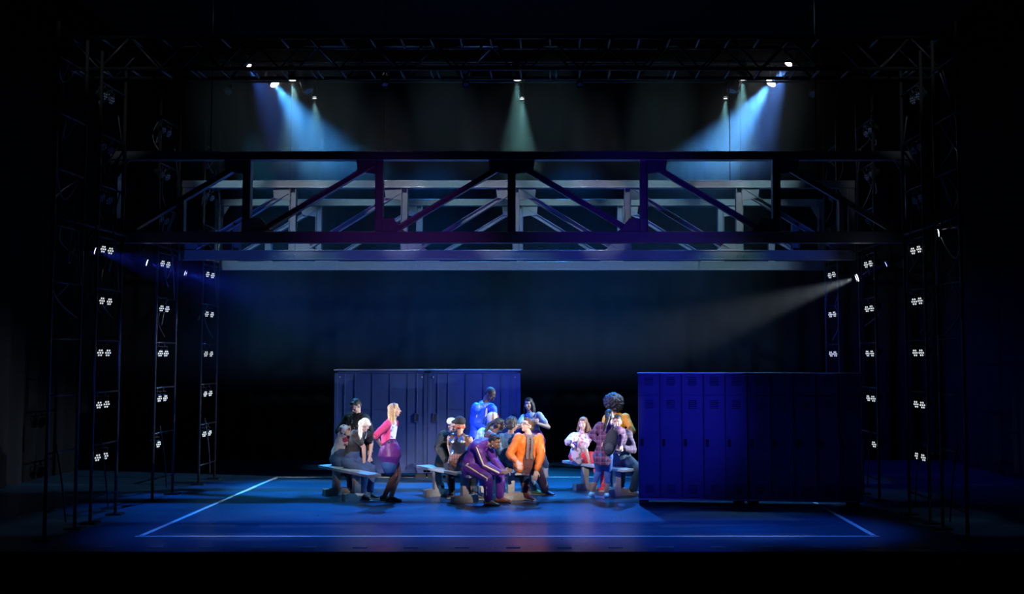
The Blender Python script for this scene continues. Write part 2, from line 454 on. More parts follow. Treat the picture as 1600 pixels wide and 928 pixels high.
# ------------------------------------------------------------------ lamps in view
lamp_black = mat('lamp black', (0.03, 0.032, 0.036), .45, .2)
def hung_lamp(name, pos, aim, lens_r, colr, em, hang, label, light=None, body=.24, group=None, cat='stage lamp'):
    """moving-head lamp: clamp, yoke, housing, ring and glowing lens; pos is the lens centre"""
    pos, aim = np.array(pos, float), np.array(aim, float)
    d = nrm(aim - pos); R = frame(d)
    root = empty(name, tuple(pos))
    def B(mb, n, m, sm=True): return mb.build(n, m, root, smooth=sm, origin=tuple(pos))
    back = pos - d * body
    mb = MB(); mb.tube([pos - d * .012, pos - d * body * .45, back, back - d * .05], [lens_r * 1.12, lens_r * 1.15, lens_r * .95, lens_r * .5], n=18, round_ends=False)
    B(mb, 'housing', lamp_black)
    rg = MB(); rg.tube([pos - d * .015, pos + d * .012], [lens_r * 1.18, lens_r * 1.16], n=20, round_ends=False); 
    rg = MB()
    for j in range(20):
        a0, a1 = 2 * math.pi * j / 20, 2 * math.pi * (j + 1) / 20
        q = [(R[:, 0] * math.cos(a) + R[:, 2] * math.sin(a)) for a in (a0, a1)]
        A = [pos + q[0] * lens_r + d * .0, pos + q[1] * lens_r + d * .0, pos + q[1] * lens_r * 1.15 + d * .0, pos + q[0] * lens_r * 1.15 + d * .0]
        Bv = [p + d * .02 for p in A]
        rg.add(A + Bv, [(0, 1, 2, 3), (7, 6, 5, 4), (0, 4, 5, 1), (2, 6, 7, 3)])
    B(rg, 'bezel', lamp_black)
    le = MB(); le.ell(pos + d * .0, (lens_r, lens_r * .22, lens_r), R, 20, 10)
    B(le, 'lens', emit('lens %s %.2f' % (name, em) + str(colr), colr, em) if em > 0 else MATS.get('dark lens') or mat('dark lens', (.10, .14, .18), .08, 0, vary=.05))
    mid = pos - d * body * .5
    y = MB()
    sx = R[:, 0] * (lens_r * 1.3)
    top = mid + np.array([0, 0, lens_r * 1.5 + .05])
    for sg in (-1, 1): y.bar(mid + sx * sg, top + sx * sg, .03, .014, R[:, 0])
    y.bar(top - sx, top + sx, .03, .014, (0, 0, 1))
    B(y, 'yoke', lamp_black, False)
    hp_ = np.array([top[0], hang[0], hang[1]]); hp_[0] = hang[2] if len(hang) > 2 else top[0]
    c = MB(); c.cyl(top - [0, 0, .01], hp_, .014, n=8); c.box(hp_, (.06, .07, .07))
    B(c, 'clamp', lamp_black, False)
    if light:
        powr, ang, lc, bl = light
        spot('lamp_light', tuple(pos + d * (lens_r * .22 + .03)), tuple(aim), lc, powr, ang, bl, lens_r * .5)
    return tag(root, label, cat, group)
G1 = 'lamps hung from the overhead truss'
BB = (0.05, 0.34, 0.9)
def aimed(p, X, Y): return np.array([X, Y, 0.0])
p = pt(429, 130.5, 18.6)
hung_lamp('moving_head_lamp', p, (0.1, 16.0, 0), .088, (1, .98, 1), 14, PC, 'bright white moving lamp with a wide blue beam, left part of the rig', (2600, 40, BB, .95), group=G1)
p = pt(1205, 129, 18.6)
hung_lamp('moving_head_lamp', p, (-1.3, 16.0, 0), .095, (1, .98, 1), 14, PC, 'largest brightest lamp with a pale blue beam, right part of the rig', (4300, 38, (.10, .42, 1.0), .95), group=G1)
hung_lamp('moving_head_lamp', pt(389, 102, 18.6), (-1.0, 15.5, 0), .045, (.75, .7, 1), 8, (18.75, PC[1] + .1), 'small violet white lamp at the truss, up left of the bright lamp', (380, 36, (.06, .22, 1), .9), body=.18, group=G1)
hung_lamp('moving_head_lamp', pt(1232.5, 99, 18.6), (0.2, 15.5, 0), .070, (.92, .85, 1), 9, (18.75, PC[1] + .1), 'small white lamp through the truss, up right of the brightest lamp', (1200, 36, (.10, .30, 1), .9), body=.18, group=G1)
TEAL = (.30, .78, .80)
for px, py, D, lr, pw, lab in ((808.5, 124, 16.8, .068, 420, 'downlight lamp with a teal beam at the middle of the overhead truss'),
                        (815.5, 153.5, 18.1, .050, 340, 'lower rear downlight with a teal beam, in the middle of the dark space'),
                        (457, 124.5, 16.8, .062, 300, 'flat glowing downlight just right of the bright left lamp'),
                        (491.5, 152.5, 18.1, .046, 220, 'lower rear downlight with a faint beam, right of the bright left lamp'),
                        (1160.5, 123.5, 16.8, .062, 300, 'flat glowing downlight just left of the brightest lamp'),
                        (1133.5, 153, 18.1, .046, 220, 'lower rear downlight with a faint beam, left of the brightest lamp')):
    p = pt(px, py, D)
    hung_lamp('downlight_lamp', p, p + np.array([.10 if px < 500 else (-.10 if px > 1000 else .03), -.05, -2.0]), lr, (.92, 1, .92), 5, PA if D < 17 else PB, lab, (pw * (1.0 if 500 < px < 1000 else 1.9), 36, TEAL, .7), body=.2, group=G1)
hung_lamp('idle_lamp', pt(356, 143, 18.6), pt(500, 420, 8), .062, (0, 0, 0), 0, PC, 'unlit round lamp with a dark glass lens hanging alone left of the blue beam', group=G1)
hung_lamp('idle_lamp', pt(1270, 147, 18.6), pt(1100, 420, 8), .060, (0, 0, 0), 0, PC, 'unlit round lamp with a dark glass lens hanging alone right of the blue beam', group=G1)
hung_lamp('idle_lamp', pt(482, 142, 17.9), pt(600, 420, 17), .085, (0, 0, 0), 0, PB, 'dark moving lamp catching blue light beside the left beam', group=G1)
hung_lamp('idle_lamp', pt(1144, 142, 17.9), pt(1030, 420, 17), .085, (0, 0, 0), 0, PB, 'dark moving lamp catching blue light beside the right beam', group=G1)
for px, nm in ((602, 'left of the middle teal lamp'), (728, 'just left of the middle teal lamp'), (906, 'right of the middle teal lamp')):
    hung_lamp('idle_lamp', pt(px, 132, 15.05), pt(px + 10, 500, 12), .045, (0, 0, 0), 0, (BTD + .5, zb), 'small unlit lamp under the overhead truss, ' + nm, group=G1)

# lamps at bridge height on the side towers
for X_, nm in ((-6.25, 'left'), (5.11, 'right')):
    tag(MB().cyl((X_, 12.7, 4.02), (X_, 19.2, 4.02), .02, n=12).build('side_rail', mat('black tower pipe', (0.07, 0.075, 0.085), .3, .7), smooth=True), 'thin dark rail running up the stage between the %s towers at bridge height' % nm, 'rail')
G2 = 'moving lamps on the side towers'
XL, XR = -6.2, 5.06
def side_lamp(px, py, X, aim, lr, c, em, lab, light):
    D = F_PX * X / (px - CX); p = pt(px, py, D)
    hung_lamp('side_lamp', p, aim, lr, c, em, (p[1] + .03, 4.02, X - (.05 if X < 0 else -.05)), lab, light, body=.2, group=G2)
VB = (.02, .05, 1.0)
side_lamp(149, 392, XL, (-2.5, 15.6, 2.7), .045, (.35, .35, 1), 6, 'blue glowing lamp farthest left, beside the top LED pair of the front left tower', (1300, 36, VB, .9))
side_lamp(230, 410.5, XL, (-2.5, 17.4, 2.6), .05, (.45, .5, 1), 7, 'blue glowing lamp between the front and the middle left towers', (1500, 36, VB, .9))
side_lamp(290, 427, XL, (-2.5, 18.0, 2.6), .05, (.45, .42, 1), 8, 'blue violet glowing lamp between the middle and the rear left towers', (1500, 36, VB, .9))
side_lamp(1339, 434, XR, (1.8, 17.6, 2.5), .068, (1, 1, 1), 12, 'bright white lamp on the right tower side throwing a grey beam down to the left', (3800, 24, (.72, .86, 1), .85))
side_lamp(1384, 413, XR, (1.8, 16.6, 2.2), .04, (.25, .35, 1), 4, 'small blue lamp on the right side between the front and middle towers', (120, 30, VB, .9))
side_lamp(1466, 364, XR, (1.0, 15, 3.2), .05, (.9, .95, 1), 6, 'small white lamp at the far right end beside the front truss', (18, 40, (.8, .9, 1), .9))

# ------------------------------------------------------------------ side towers (ladder frames in depth) with LED pars
pipe = mat('black tower pipe', (0.07, 0.075, 0.085), .3, .7)
loop_m = mat('grey tower cable', (0.14, 0.14, 0.14), .3)
cable_m = mat('black cable', (0.05, 0.05, 0.06), .35)
RUNG0 = 1.05
def tower(X, y0, y1, zt, label, cables):
    root = empty('light_tower', (X, (y0 + y1) / 2, 0)); O = (X, (y0 + y1) / 2, 0)
    def B(mb, n, m=pipe): return mb.build(n, m, root, smooth=True, origin=O)
    for y in (y0, y1):
        B(MB().cyl((X, y, 0), (X, y, zt), .022, n=12), 'upright')
    for lv in range(-1, 8): B(MB().cyl((X, y0, RUNG0 + .716 * lv), (X, y1, RUNG0 + .716 * lv), .014, n=8), 'rung')
    for y in (y0, y1): MB().box((X, y, .012), (.22, .16, .024)).build('base_plate', pipe, root, origin=O)
    sg = 1 if X < 0 else -1
    for k in range(cables):
        pts = []
        for i in range(13):
            t = i / 12
            pts.append((X + sg * (.02 + .05 * math.sin(t * math.pi)), y0 + (y1 - y0) * (.25 + .6 * k / max(1, cables)) + (.38 * (y1 - y0)) * t * t, (1.15 - 1.0 * t) if k == 0 else (2.9 + 1.4 * k - 1.1 * t)))
        B(MB().tube(pts, [.011] * 13, n=8), 'cable', cable_m)
    random.seed(int(y0 * 10) + (5 if X > 0 else 0))
    for lv in range(3, 8):
        for q in range(2):
            z = RUNG0 + .716 * lv; ya = random.uniform(y0, y1); yb = random.uniform(y0, y1); xx = random.uniform(.04, .16); dr_ = random.uniform(.3, .75)
            B(MB().tube([(X - sg * (.02 + xx * math.sin(t * math.pi)), ya + (yb - ya) * t, z - dr_ * (t if q else math.sin(t * math.pi) * .6)) for t in [i / 10 for i in range(11)]], [.010] * 11, n=8), 'cable', loop_m)
    return tag(root, label, 'lighting tower', 'pipe lighting towers at the stage sides')
TY = [(12.75, 13.55), (14.0, 14.8), (16.15, 17.0), (18.25, 19.1)]
names = ('foremost', 'front', 'middle', 'rear')
for side, X in (('left', XL - .05), ('right', XR + .05)):
    for k, (a, b) in enumerate(TY):
        tower(X, a, b, 6.5, '%s dark pipe lighting tower on the %s side of the stage' % (names[k], side), 3 if k else 2)

led_on = emit('white led', (.95, 1, .97), .75)
led_off = mat('unlit led', (.26, .30, .34), .12, 0, vary=.1)
def par_proto(on):
    """LED par at origin, facing +Y"""
    root = empty('led_spotlight', (0, 0, 0))
    MB().tube([(0, -.14, 0), (0, -.11, 0), (0, -.02, 0), (0, .01, 0)], [.035, .050, .058, .060], ref=(0, 0, 1), n=20, round_ends=False).build('housing', lamp_black, root, smooth=True)
    MB().tube([(0, .005, 0), (0, .018, 0)], [.062, .060], ref=(0, 0, 1), n=20, round_ends=False).build('face_plate', lamp_black, root)
    l = MB()
    for k in range(7):
        a = k * math.pi / 3; r = 0 if k == 6 else .039
        l.ell((r * math.cos(a), .020, r * math.sin(a)), (.0125, .007, .0125), n=10, m=6)
    l.build('led_cluster', led_on if on else led_off, root, smooth=True)
    y = MB(); y.bar((-.070, -.05, 0), (-.070, -.05, .10), .025, .006, (1, 0, 0)); y.bar((.070, -.05, 0), (.070, -.05, .10), .025, .006, (1, 0, 0)); y.box((0, -.05, .10), (.146, .025, .006)); y.cyl((0, -.05, .10), (0, -.05, .15), .012, n=8)
    y.build('bracket', lamp_black, root)
    return root
protos = {True: par_proto(True), False: par_proto(False)}
used = {True: False, False: False}
LEV = ['lowest', 'second', 'third', 'fourth', 'fifth', 'sixth', 'seventh', 'topmost']
random.seed(4)
for side, X, sg in (('left', XL, 1), ('right', XR, -1)):
    for k, ys in ((1, (14.12, 14.36)), (2, (16.28, 16.52)), (3, (18.42, 18.70))):
        for lv in range(8):
            on = lv < 5
            z = .90 + .716 * lv
            for q, y in enumerate(ys):
                if k == 2 and lv == 0 and q == 1: continue
                p = protos[on]
                o = p if not used[on] else copy_tree(p)
                used[on] = True
                # face across the stage, slightly towards the house
                az = math.radians((-110 if sg > 0 else 110) + random.uniform(-6, 6))
                o.rotation_euler = (math.radians(-12 if on else -28), 0, az)
                o.location = Vector((X - sg * .05, y, RUNG0 + .716 * lv - .012)) - o.rotation_euler.to_matrix() @ Vector((0, -.05, .15))
                tag(o, '%s LED spotlight on %s %s tower, %s level up, %s of the pair' % ('glowing' if on else 'unlit', names[k], side, LEV[lv], ('nearer', 'farther')[q]),
                    'spotlight', 'LED spotlights on the side towers')

# ------------------------------------------------------------------ lockers
blue_paint = mat('blue locker paint', (0.045, 0.072, 0.20), .38, .1, bump=.03, scale=7, vary=.2)
edge_m = mat('highlight locker edge', (0.45, 0.50, 0.60), .35, .4)  # highlight along the lit locker edges is put into this paler colour
dark_m = mat('dark recess', (0.012, 0.014, 0.03), .7)
def locker_front(label, W, H):
    """five lockers wide seen from the doors; origin at floor, left front corner, doors at y=0 facing -Y"""
    root = empty('locker_unit', (0, 0, 0))
    z0, dp = .085, .40
    c = MB(); c.box((W / 2, dp / 2 + .02, (z0 + H) / 2), (W, dp, H - z0)); c.build('body', blue_paint, root, bevel=.004)
    tr = MB(); tr.box((W / 2, .19, H + .007), (W + .02, .44, .016)); tr.build('top_edge', edge_m, root)
    lt = MB(); lt.box((W / 2, .005, z0 + .012), (W, .03, .024)); lt.build('bottom_rail', edge_m, root)
    for x in (.08, W - .12):
        for y in (.07, .33): MB().box((x, y, z0 / 2), (.14, .08, z0)).build('foot', dark_m, root)
    dw = W / 5; zs = H - .325
    for i in range(5):
        for (a, b, kind) in ((zs + .006, H - .012, 'u'), (z0 + .03, zs - .006, 'l')):
            d = MB(); x0 = i * dw + .006; x1 = (i + 1) * dw - .006; xc = (x0 + x1) / 2
            d.box((xc, .006, (a + b) / 2), (x1 - x0, .022, b - a))
            d.box((x0 + .004, -.008, (a + b) / 2), (.008, .012, b - a)); d.box((x1 - .004, -.008, (a + b) / 2), (.008, .012, b - a))
            vents = [b - .10] if kind == 'u' else [b - .13, a + .14]
            for vz in vents:
                for q in range(5):
                    Rr = np.array([[1, 0, 0], [0, math.cos(.6), -math.sin(.6)], [0, math.sin(.6), math.cos(.6)]])
                    d.box((xc, -.010, vz + .05 - q * .028), (.13, .016, .010), Rr)
            do = d.build('door', blue_paint, root, bevel=.002)
            if kind == 'l':
                zc = .95
                h = MB(); h.box((x0 + .05, -.012, zc), (.045, .018, .11)); h.box((x0 + .05, -.026, zc - .02), (.02, .02, .05))
                h.build('handle', dark_m, do)
    return tag(root, label, 'lockers', 'blue locker units')
def locker_back(label, W, H, slots):
    """back of a locker unit: framed sheet with stiles; origin at floor, left near corner"""
    root = empty('locker_unit', (0, 0, 0)); z0, dp = .085, .40
    MB().box((W / 2, dp / 2 + .02, (z0 + H) / 2), (W, dp, H - z0)).build('body', blue_paint, root, bevel=.004)
    MB().box((W / 2, .19, H + .007), (W + .02, .44, .020)).build('top_edge', edge_m, root)
    st = MB()
    for x in (.03, .19, W - .19, W - .03): st.box((x, .008, (z0 + H) / 2), (.06 if x in (.03, W - .03) else .02, .026, H - z0 - .03))
    st.box((W / 2, .008, H - .03), (W, .026, .05)); st.box((W / 2, .008, z0 + .03), (W, .026, .06))
    st.build('frame', blue_paint, root, bevel=.003)
    n = 5
    for i in range(n):
        x0, x1 = .04 + (W - .08) * i / n, .04 + (W - .08) * (i + 1) / n
        p = MB(); p.box(((x0 + x1) / 2, .012, (z0 + H) / 2), (x1 - x0 - .012, .012, H - z0 - .12)); p.box((x0 + .012, .002, (z0 + H) / 2), (.012, .012, H - z0 - .12))
        p.box(((x0 + x1) / 2, .003, 1.28), (x1 - x0 - .02, .008, .008))
        p.build('sheet_panel', blue_paint, root)
    for x in slots:
        s_ = MB(); s_.box((x, -.004, 1.12), (.055, .02, .13)); o = s_.build('latch_slot', dark_m, root)
        r_ = MB()
        r_.box((x, -.004, 1.195), (.085, .026, .016)); r_.box((x, -.004, 1.045), (.085, .026, .016)); r_.box((x - .036, -.004, 1.12), (.012, .026, .16)); r_.box((x + .036, -.004, 1.12), (.012, .026, .16))
        r_.build('slot_frame', blue_paint, o)
    for x in (.11, W - .12): MB().box((x, .14, z0 / 2), (.20, .22, z0)).build('foot', dark_m, root)
    sc_ = MB()
    for x in (.1, W - .1): sc_.ell((x, -.008, H - .13), (.014, .008, .014), n=8, m=5)
    sc_.build('screws', edge_m, root)
    return tag(root, label, 'lockers', 'blue locker units')
Db = gr(600, 746.5)[1]
xa, xb, xc = pt(522, 650, Db)[0], pt(668, 650, Db)[0], pt(812.5, 650, Db)[0]
Hb = pt(600, 578.5, Db)[2]
W1 = xb - xa - .01
o = locker_back('back of a blue locker unit standing behind the woman in pink', W1, Hb, (W1 - .19,)); o.location = (xa, Db, 0)
o = locker_back('back of a blue locker unit standing behind the man in royal blue', W1, Hb, (.14, W1 - .14)); o.location = (xb, Db, 0)
e = MB(); 
gl, gm, grt = gr(998, 789.5), gr(1170, 791.5), gr(1350, 794)
Hf = 2.24 - (583.5 - 559) / 1600 * gl[1]
for a, b, lab in ((gl, gm, 'dark navy locker unit with louvred doors, the one nearer the performers'), (gm, grt, 'dark navy locker unit fading into shadow, the outer one toward the right tower')):
    W = np.linalg.norm(b - a) - .008
    o = locker_front(lab, W, Hf); o.location = tuple(a); o.rotation_euler = (0, 0, math.atan2(b[1] - a[1], b[0] - a[0]))
o0 = gl

# ------------------------------------------------------------------ benches
wood = mat('weathered grey wood', (0.42, 0.38, 0.34), .7, bump=.15, scale=18, vary=.3)
wood2 = mat('grey blue bench plank', (0.34, 0.36, 0.38), .6, bump=.1, scale=18, vary=.2)
SEAT = .46
def bench(a, b, label, fa=.22, fb=.78):
    a, b = np.array([*a, 0.0]), np.array([*b, 0.0]); L_ = np.linalg.norm(b - a); c = (a + b) / 2
    root = empty('bench', tuple(c), math.atan2(b[1] - a[1], b[0] - a[0]))
    MB().box((0, 0, SEAT - .022), (L_, .24, .044)).build('seat_plank', wood2, root, bevel=.006)
    for t in (fa, fb):
        x = (t - .5) * L_
        MB().box((x, 0, (.11 + SEAT - .044) / 2), (.09, .11, SEAT - .044 - .11)).build('leg', wood, root, bevel=.004)
        ft = MB(); ft.prism([(-.21, 0), (.21, 0), (.21, .11), (-.21, .11)], -.06, .06)
        ft.v = [(x + p[1], p[0], p[2]) for p in ft.v]
        ft.f = [tuple(reversed(f)) for f in ft.f]
        ft.build('foot_block', wood, root, bevel=.006)
    return tag(root, label, 'bench', 'low grey wooden benches on the blue floor')
bench((-3.80, 17.25), (-2.72, 15.80), 'grey wooden bench in front of the left locker backs, with a person leaning on it', .25, .66)
bench((-2.16, 17.20), (-1.16, 15.72), 'grey wooden bench left of the purple tracksuit, two men sit on its far part', .28, .80)
bench((-1.12, 17.45), (-0.56, 16.05), 'grey wooden bench with its end under the man in the orange jacket', .22, .82)
bench((0.27, 18.0), (1.22, 16.55), 'grey wooden bench behind the girl with the backpack', .30, .82)
# ------------------------------------------------------------------ people
clouds = bpy.data.textures.new('folds', 'CLOUDS'); clouds.noise_scale = .11; clouds.noise_depth = 2
curls = bpy.data.textures.new('curls', 'CLOUDS'); curls.noise_scale = .028; curls.noise_depth = 3
def finish(o, voxel, smooth=3, fold=0, tex=None):
    r = o.modifiers.new('skin', 'REMESH'); r.mode = 'VOXEL'; r.voxel_size = voxel; r.use_smooth_shade = True
    if smooth:
        s = o.modifiers.new('smooth', 'SMOOTH'); s.factor = .5; s.iterations = smooth
    if fold:
        d = o.modifiers.new('folds', 'DISPLACE'); d.texture = tex or clouds; d.strength = fold; d.mid_level = .5; d.texture_coords = 'LOCAL'
    return o
def yawv(deg, pitch=0):
    a, p = math.radians(deg), math.radians(pitch)
    return np.array([math.sin(a) * math.cos(p), -math.cos(a) * math.cos(p), math.sin(p)])
def ik(a, c, l1, l2, hint):
    """middle joint between a and c whose projection comes nearest the hint pixel"""
    d = c - a; L = np.linalg.norm(d)
    if L > (l1 + l2) * .995:
        k = L / ((l1 + l2) * .995); l1 *= k; l2 *= k
    L = max(L, abs(l1 - l2) + .02)
    x = (l1 * l1 - l2 * l2 + L * L) / (2 * L); h = math.sqrt(max(0, l1 * l1 - x * x))
    u = nrm(d); v = nrm(np.cross(u, [0.1, 1, 0.2])); w_ = np.cross(u, v)
    best = None
    for i in range(72):
        t = i * math.pi / 36
        p = a + u * x + h * (v * math.cos(t) + w_ * math.sin(t))
        e_ = np.linalg.norm(pix(p) - np.array(hint[:2])) + (0 if len(hint) < 3 else hint[2] * (p[1] - a[1]) * -6)
        if best is None or e_ < best[0]: best = (e_, p)
    return best[1]
SKIN = {'fair': (0.62, 0.40, 0.31), 'tan': (0.46, 0.27, 0.18), 'brown': (0.20, 0.10, 0.062), 'dark': (0.085, 0.045, 0.032)}
def skin_m(k): return mat('skin ' + k, SKIN[k], .5, vary=.06, scale=20)
def cloth(name, c, rough=.8, **k): return mat('cloth ' + name, c, rough, bump=.25, scale=26, vary=.15, **k)

def person(label, S):
    h = S.get('h', 1.0); wf = S.get('w', 1.0)
    if len(S['pel']) == 2: 
        px, D = S['pel']; z = S.get('pz', SEAT + .13 * h); p = pt(px, 600, D); pel = np.array([p[0], D, z])
    else: pel = pt(*S['pel'])
    D = pel[1]
    fwd = yawv(S['yaw']); side = np.cross(fwd, [0, 0, 1.0])      # side = the body's own right hand
    neck = pt(S['neck'][0], S['neck'][1], D + S['neck'][2])
    head = pt(S['head'][0], S['head'][1], D + S['neck'][2] + (S['head'][2] if len(S['head']) > 2 else 0))
    sp = nrm(neck - pel); side_t = nrm(side - np.dot(side, sp) * sp); front = np.cross(sp, side_t)
    if np.dot(front, fwd) < 0: front = -front
    bend = S.get('bend', .02)
    def spine(t): return pel + (neck - pel) * t - front * bend * math.sin(math.pi * t)
    shw = .165 * h * wf
    sh = {s: spine(.90) + side_t * shw * s + sp * S.get('shrug', 0) for s in (1, -1)}
    hip = {s: pel + side * .085 * h * s - np.array([0, 0, .02]) for s in (1, -1)}
    J = {}
    for s, kk in ((1, 'R'), (-1, 'L')):
        wp, el = S['arm' + kk]
        wr = pt(wp[0], wp[1], D + wp[2])
        L = np.linalg.norm(wr - sh[s]); mx = .56 * h
        if L > mx: wr = sh[s] + (wr - sh[s]) * mx / L
        J['w' + kk] = wr; J['e' + kk] = ik(sh[s], wr, .295 * h, .265 * h, el)
        fp, kn, ty = S['leg' + kk]
        if len(fp) == 2: g_ = gr(*fp); an = g_ + np.array([0, 0, .085 * h])
        else: an = pt(fp[0], fp[1], D + fp[2])
        J['a' + kk] = an; J['k' + kk] = ik(hip[s], an, .44 * h, .42 * h, kn)
        J['t' + kk] = ty if isinstance(ty, np.ndarray) else yawv(ty)
    org = np.array([pel[0], pel[1], 0.0])
    body = MB()
    hu = S.get('fem', 0)
    prof = [(0, .155, .105), (.18, .145, .10), (.38, .125 - .012 * hu, .088), (.62, .142 - .008 * hu, .10), (.80, .150, .098), (.92, .115, .075), (1.0, .062, .058)]
    def torso(mb, ex, t0=0., t1=1., low=0, lowr=0):
        P, R_ = [], []
        if low:
            P.append(pel - sp * low * .5 - np.array([0, 0, low * .5])); R_.append((( .155 + lowr) * h * wf + ex, (.11 + lowr) * h + ex))
        for t, a, b in prof:
            if t0 <= t <= t1: P.append(spine(t)); R_.append((a * h * wf + ex, b * h + ex))
        mb.tube(P, R_, ref=front, n=20)
    torso(body, 0, low=.05)
    def arm(mb, kk, s, ex, f=1.0, cuff=0):
        a, b, c = sh[s], J['e' + kk], J['w' + kk]
        if f <= .5:
            q = a + (b - a) * f * 2
            mb.tube([a, a + (q - a) * .5, q], [.058 * h + ex, .052 * h + ex, .048 * h + ex + cuff])
        else:
            q = b + (c - b) * (f - .5) * 2
            mb.tube([a, a + (b - a) * .5, b], [.056 * h + ex, .048 * h + ex, .038 * h + ex])
            mb.tube([b, b + (q - b) * .35, q], [.038 * h + ex, .038 * h + ex, .027 * h + ex * .9 + cuff])
        mb.ell(sh[s] + sp * -.01, (.062 * h + ex,) * 3)
    def leg(mb, kk, s, ex, f=1.0, flare=0):
        a, b, c = hip[s], J['k' + kk], J['a' + kk]
        if f <= .5:
            q = a + (b - a) * f * 2; mb.tube([a, (a + q) / 2, q], [.092 * h + ex, .086 * h + ex, .072 * h + ex + flare])
        else:
            q = b + (c - b) * (f - .5) * 2
            mb.tube([a, a + (b - a) * .45, b], [.090 * h + ex, .078 * h + ex, .056 * h + ex])
            mb.tube([b, b + (q - b) * .3, b + (q - b) * .7, q], [.056 * h + ex, .056 * h + ex, .042 * h + ex + flare * .5, .034 * h + ex + flare])
    for s, kk in ((1, 'R'), (-1, 'L')):
        arm(body, kk, s, 0); leg(body, kk, s, 0)
        # hand: palm, four fingers, thumb
        w_ = J['w' + kk]; dr = nrm(w_ - J['e' + kk])
        hd = S.get('hand' + kk)
        if hd is not None: dr = nrm(np.asarray(hd, float))
        ac = np.cross(dr, nrm(np.array([fwd[0], fwd[1], .25]))); ac = nrm(ac) if np.linalg.norm(ac) > .1 else side
        nn = np.cross(ac, dr)
        curl = S.get('curl', .55)
        body.tube([w_, w_ + dr * .035 * h, w_ + dr * .085 * h], [(.026 * h, .020 * h), (.036 * h, .017 * h), (.040 * h, .014 * h)], ref=nn)
        for q, ln in enumerate((.066, .075, .070, .055)):
            o_ = w_ + dr * .085 * h + ac * (q - 1.5) * .0215 * h
            d1 = nrm(dr - nn * curl * .5); d2 = nrm(dr - nn * curl * 1.5)
            body.tube([o_, o_ + d1 * ln * .5 * h, o_ + d1 * ln * .5 * h + d2 * ln * .5 * h], [.0092 * h, .0088 * h, .0080 * h], n=8)
        th = w_ + dr * .03 * h - ac * .032 * h
        body.tube([th, th + nrm(dr - ac * .9) * .035 * h, th + nrm(dr - ac * .9) * .035 * h + nrm(dr - ac * .2) * .03 * h], [.012 * h, .0105 * h, .009 * h], n=8)
        # foot
        an, tv = J['a' + kk], J['t' + kk]
        dn = np.array([0, 0, -1.0]) if abs(tv[2]) < .3 else nrm(np.cross(np.cross(tv, [0, 0, -1.0]), tv))
        body.tube([an - tv * .03 + dn * .045, an + tv * .04 + dn * .045, an + tv * .15 * h + dn * .06], [(.036, .036), (.040, .036), (.040, .022)], ref=dn)
    # head
    hf = yawv(S['hy'], S.get('hp', 0)); R = frame(hf)
    tl = S.get('tilt', 0)
    if tl:
        a = math.radians(tl); x, u = R[:, 0].copy(), R[:, 2].copy(); R[:, 0] = x * math.cos(a) + u * math.sin(a); R[:, 2] = u * math.cos(a) - x * math.sin(a)
    X, Y, Z = R[:, 0], R[:, 1], R[:, 2]; k = h * S.get('hk', 1.0)
    def H(x, y, z): return head + (X * x + Y * y + Z * z) * k
    body.tube([neck - sp * .03, neck + (H(0, -.02, -.06) - neck) * .6, H(0, -.015, -.05)], [.062 * h, .052 * h, .05 * h])
    body.ell(H(0, -.012, .030), (.073 * k, .092 * k, .083 * k), R, 20, 14)
    body.ell(H(0, .022, -.035), (.058 * k, .062 * k, .072 * k), R, 18, 12)
    body.ell(H(0, .052, -.088), (.026 * k, .022 * k, .020 * k), R)
    body.tube([H(0, .083, .012), H(0, .098, -.012), H(0, .104, -.028)], [.009 * k, .011 * k, .015 * k], ref=Y, n=8)
    body.ell(H(0, .084, -.058), (.022 * k, .010 * k, .011 * k), R)
    body.ell(H(0, .080, .026), (.048 * k, .012 * k, .010 * k), R)
    for s in (-1, 1):
        body.ell(H(s * .074, -.008, -.012), (.010 * k, .020 * k, .032 * k), R)
        body.ell(H(s * .036, .060, -.030), (.022 * k, .022 * k, .020 * k), R)
    me = finish(body.build('person', skin_m(S['skin']), origin=tuple(org)), .0085, 2)
    root = me
    def C(mb, name, m, voxel=.014, smooth=3, fold=0, tex=None, raw=False):
        o = mb.build(name, m, root, smooth=True, origin=tuple(org)) if not raw else mb.build(name, m, root, smooth=True, origin=tuple(org))
        if not raw: finish(o, voxel, smooth, fold, tex)
        return o
    # face
    dark = mat('dark iris', (.015, .01, .008), .2); white = mat('eye white', (.75, .74, .72), .3)
    for s in (-1, 1):
        ew = MB(); ew.ell(H(s * .031, .073, .002), (.0135 * k, .008 * k, .007 * k), R, 10, 6)
        eo = C(ew, 'eye', white, raw=True)
        ei = MB(); ei.ell(H(s * .031, .079, .002), (.0058 * k, .004 * k, .006 * k), R, 8, 5); C(ei, 'iris', dark, raw=True).parent = eo
        eb = MB(); eb.tube([H(s * .014, .089, .021), H(s * .032, .086, .026), H(s * .048, .074, .020)], [.004 * k, .0045 * k, .003 * k], n=6); C(eb, 'eyebrow', S['hair_m'], raw=True)
    lp = MB(); lp.ell(H(0, .092, -.055), (.021 * k, .006 * k, .0055 * k), R, 10, 6); lp.ell(H(0, .090, -.064), (.018 * k, .006 * k, .006 * k), R, 10, 6)
    C(lp, 'lips', mat('lips ' + S['skin'], tuple(v * m_ for v, m_ in zip(SKIN[S['skin']], (.85, .5, .5))), .4), raw=True)
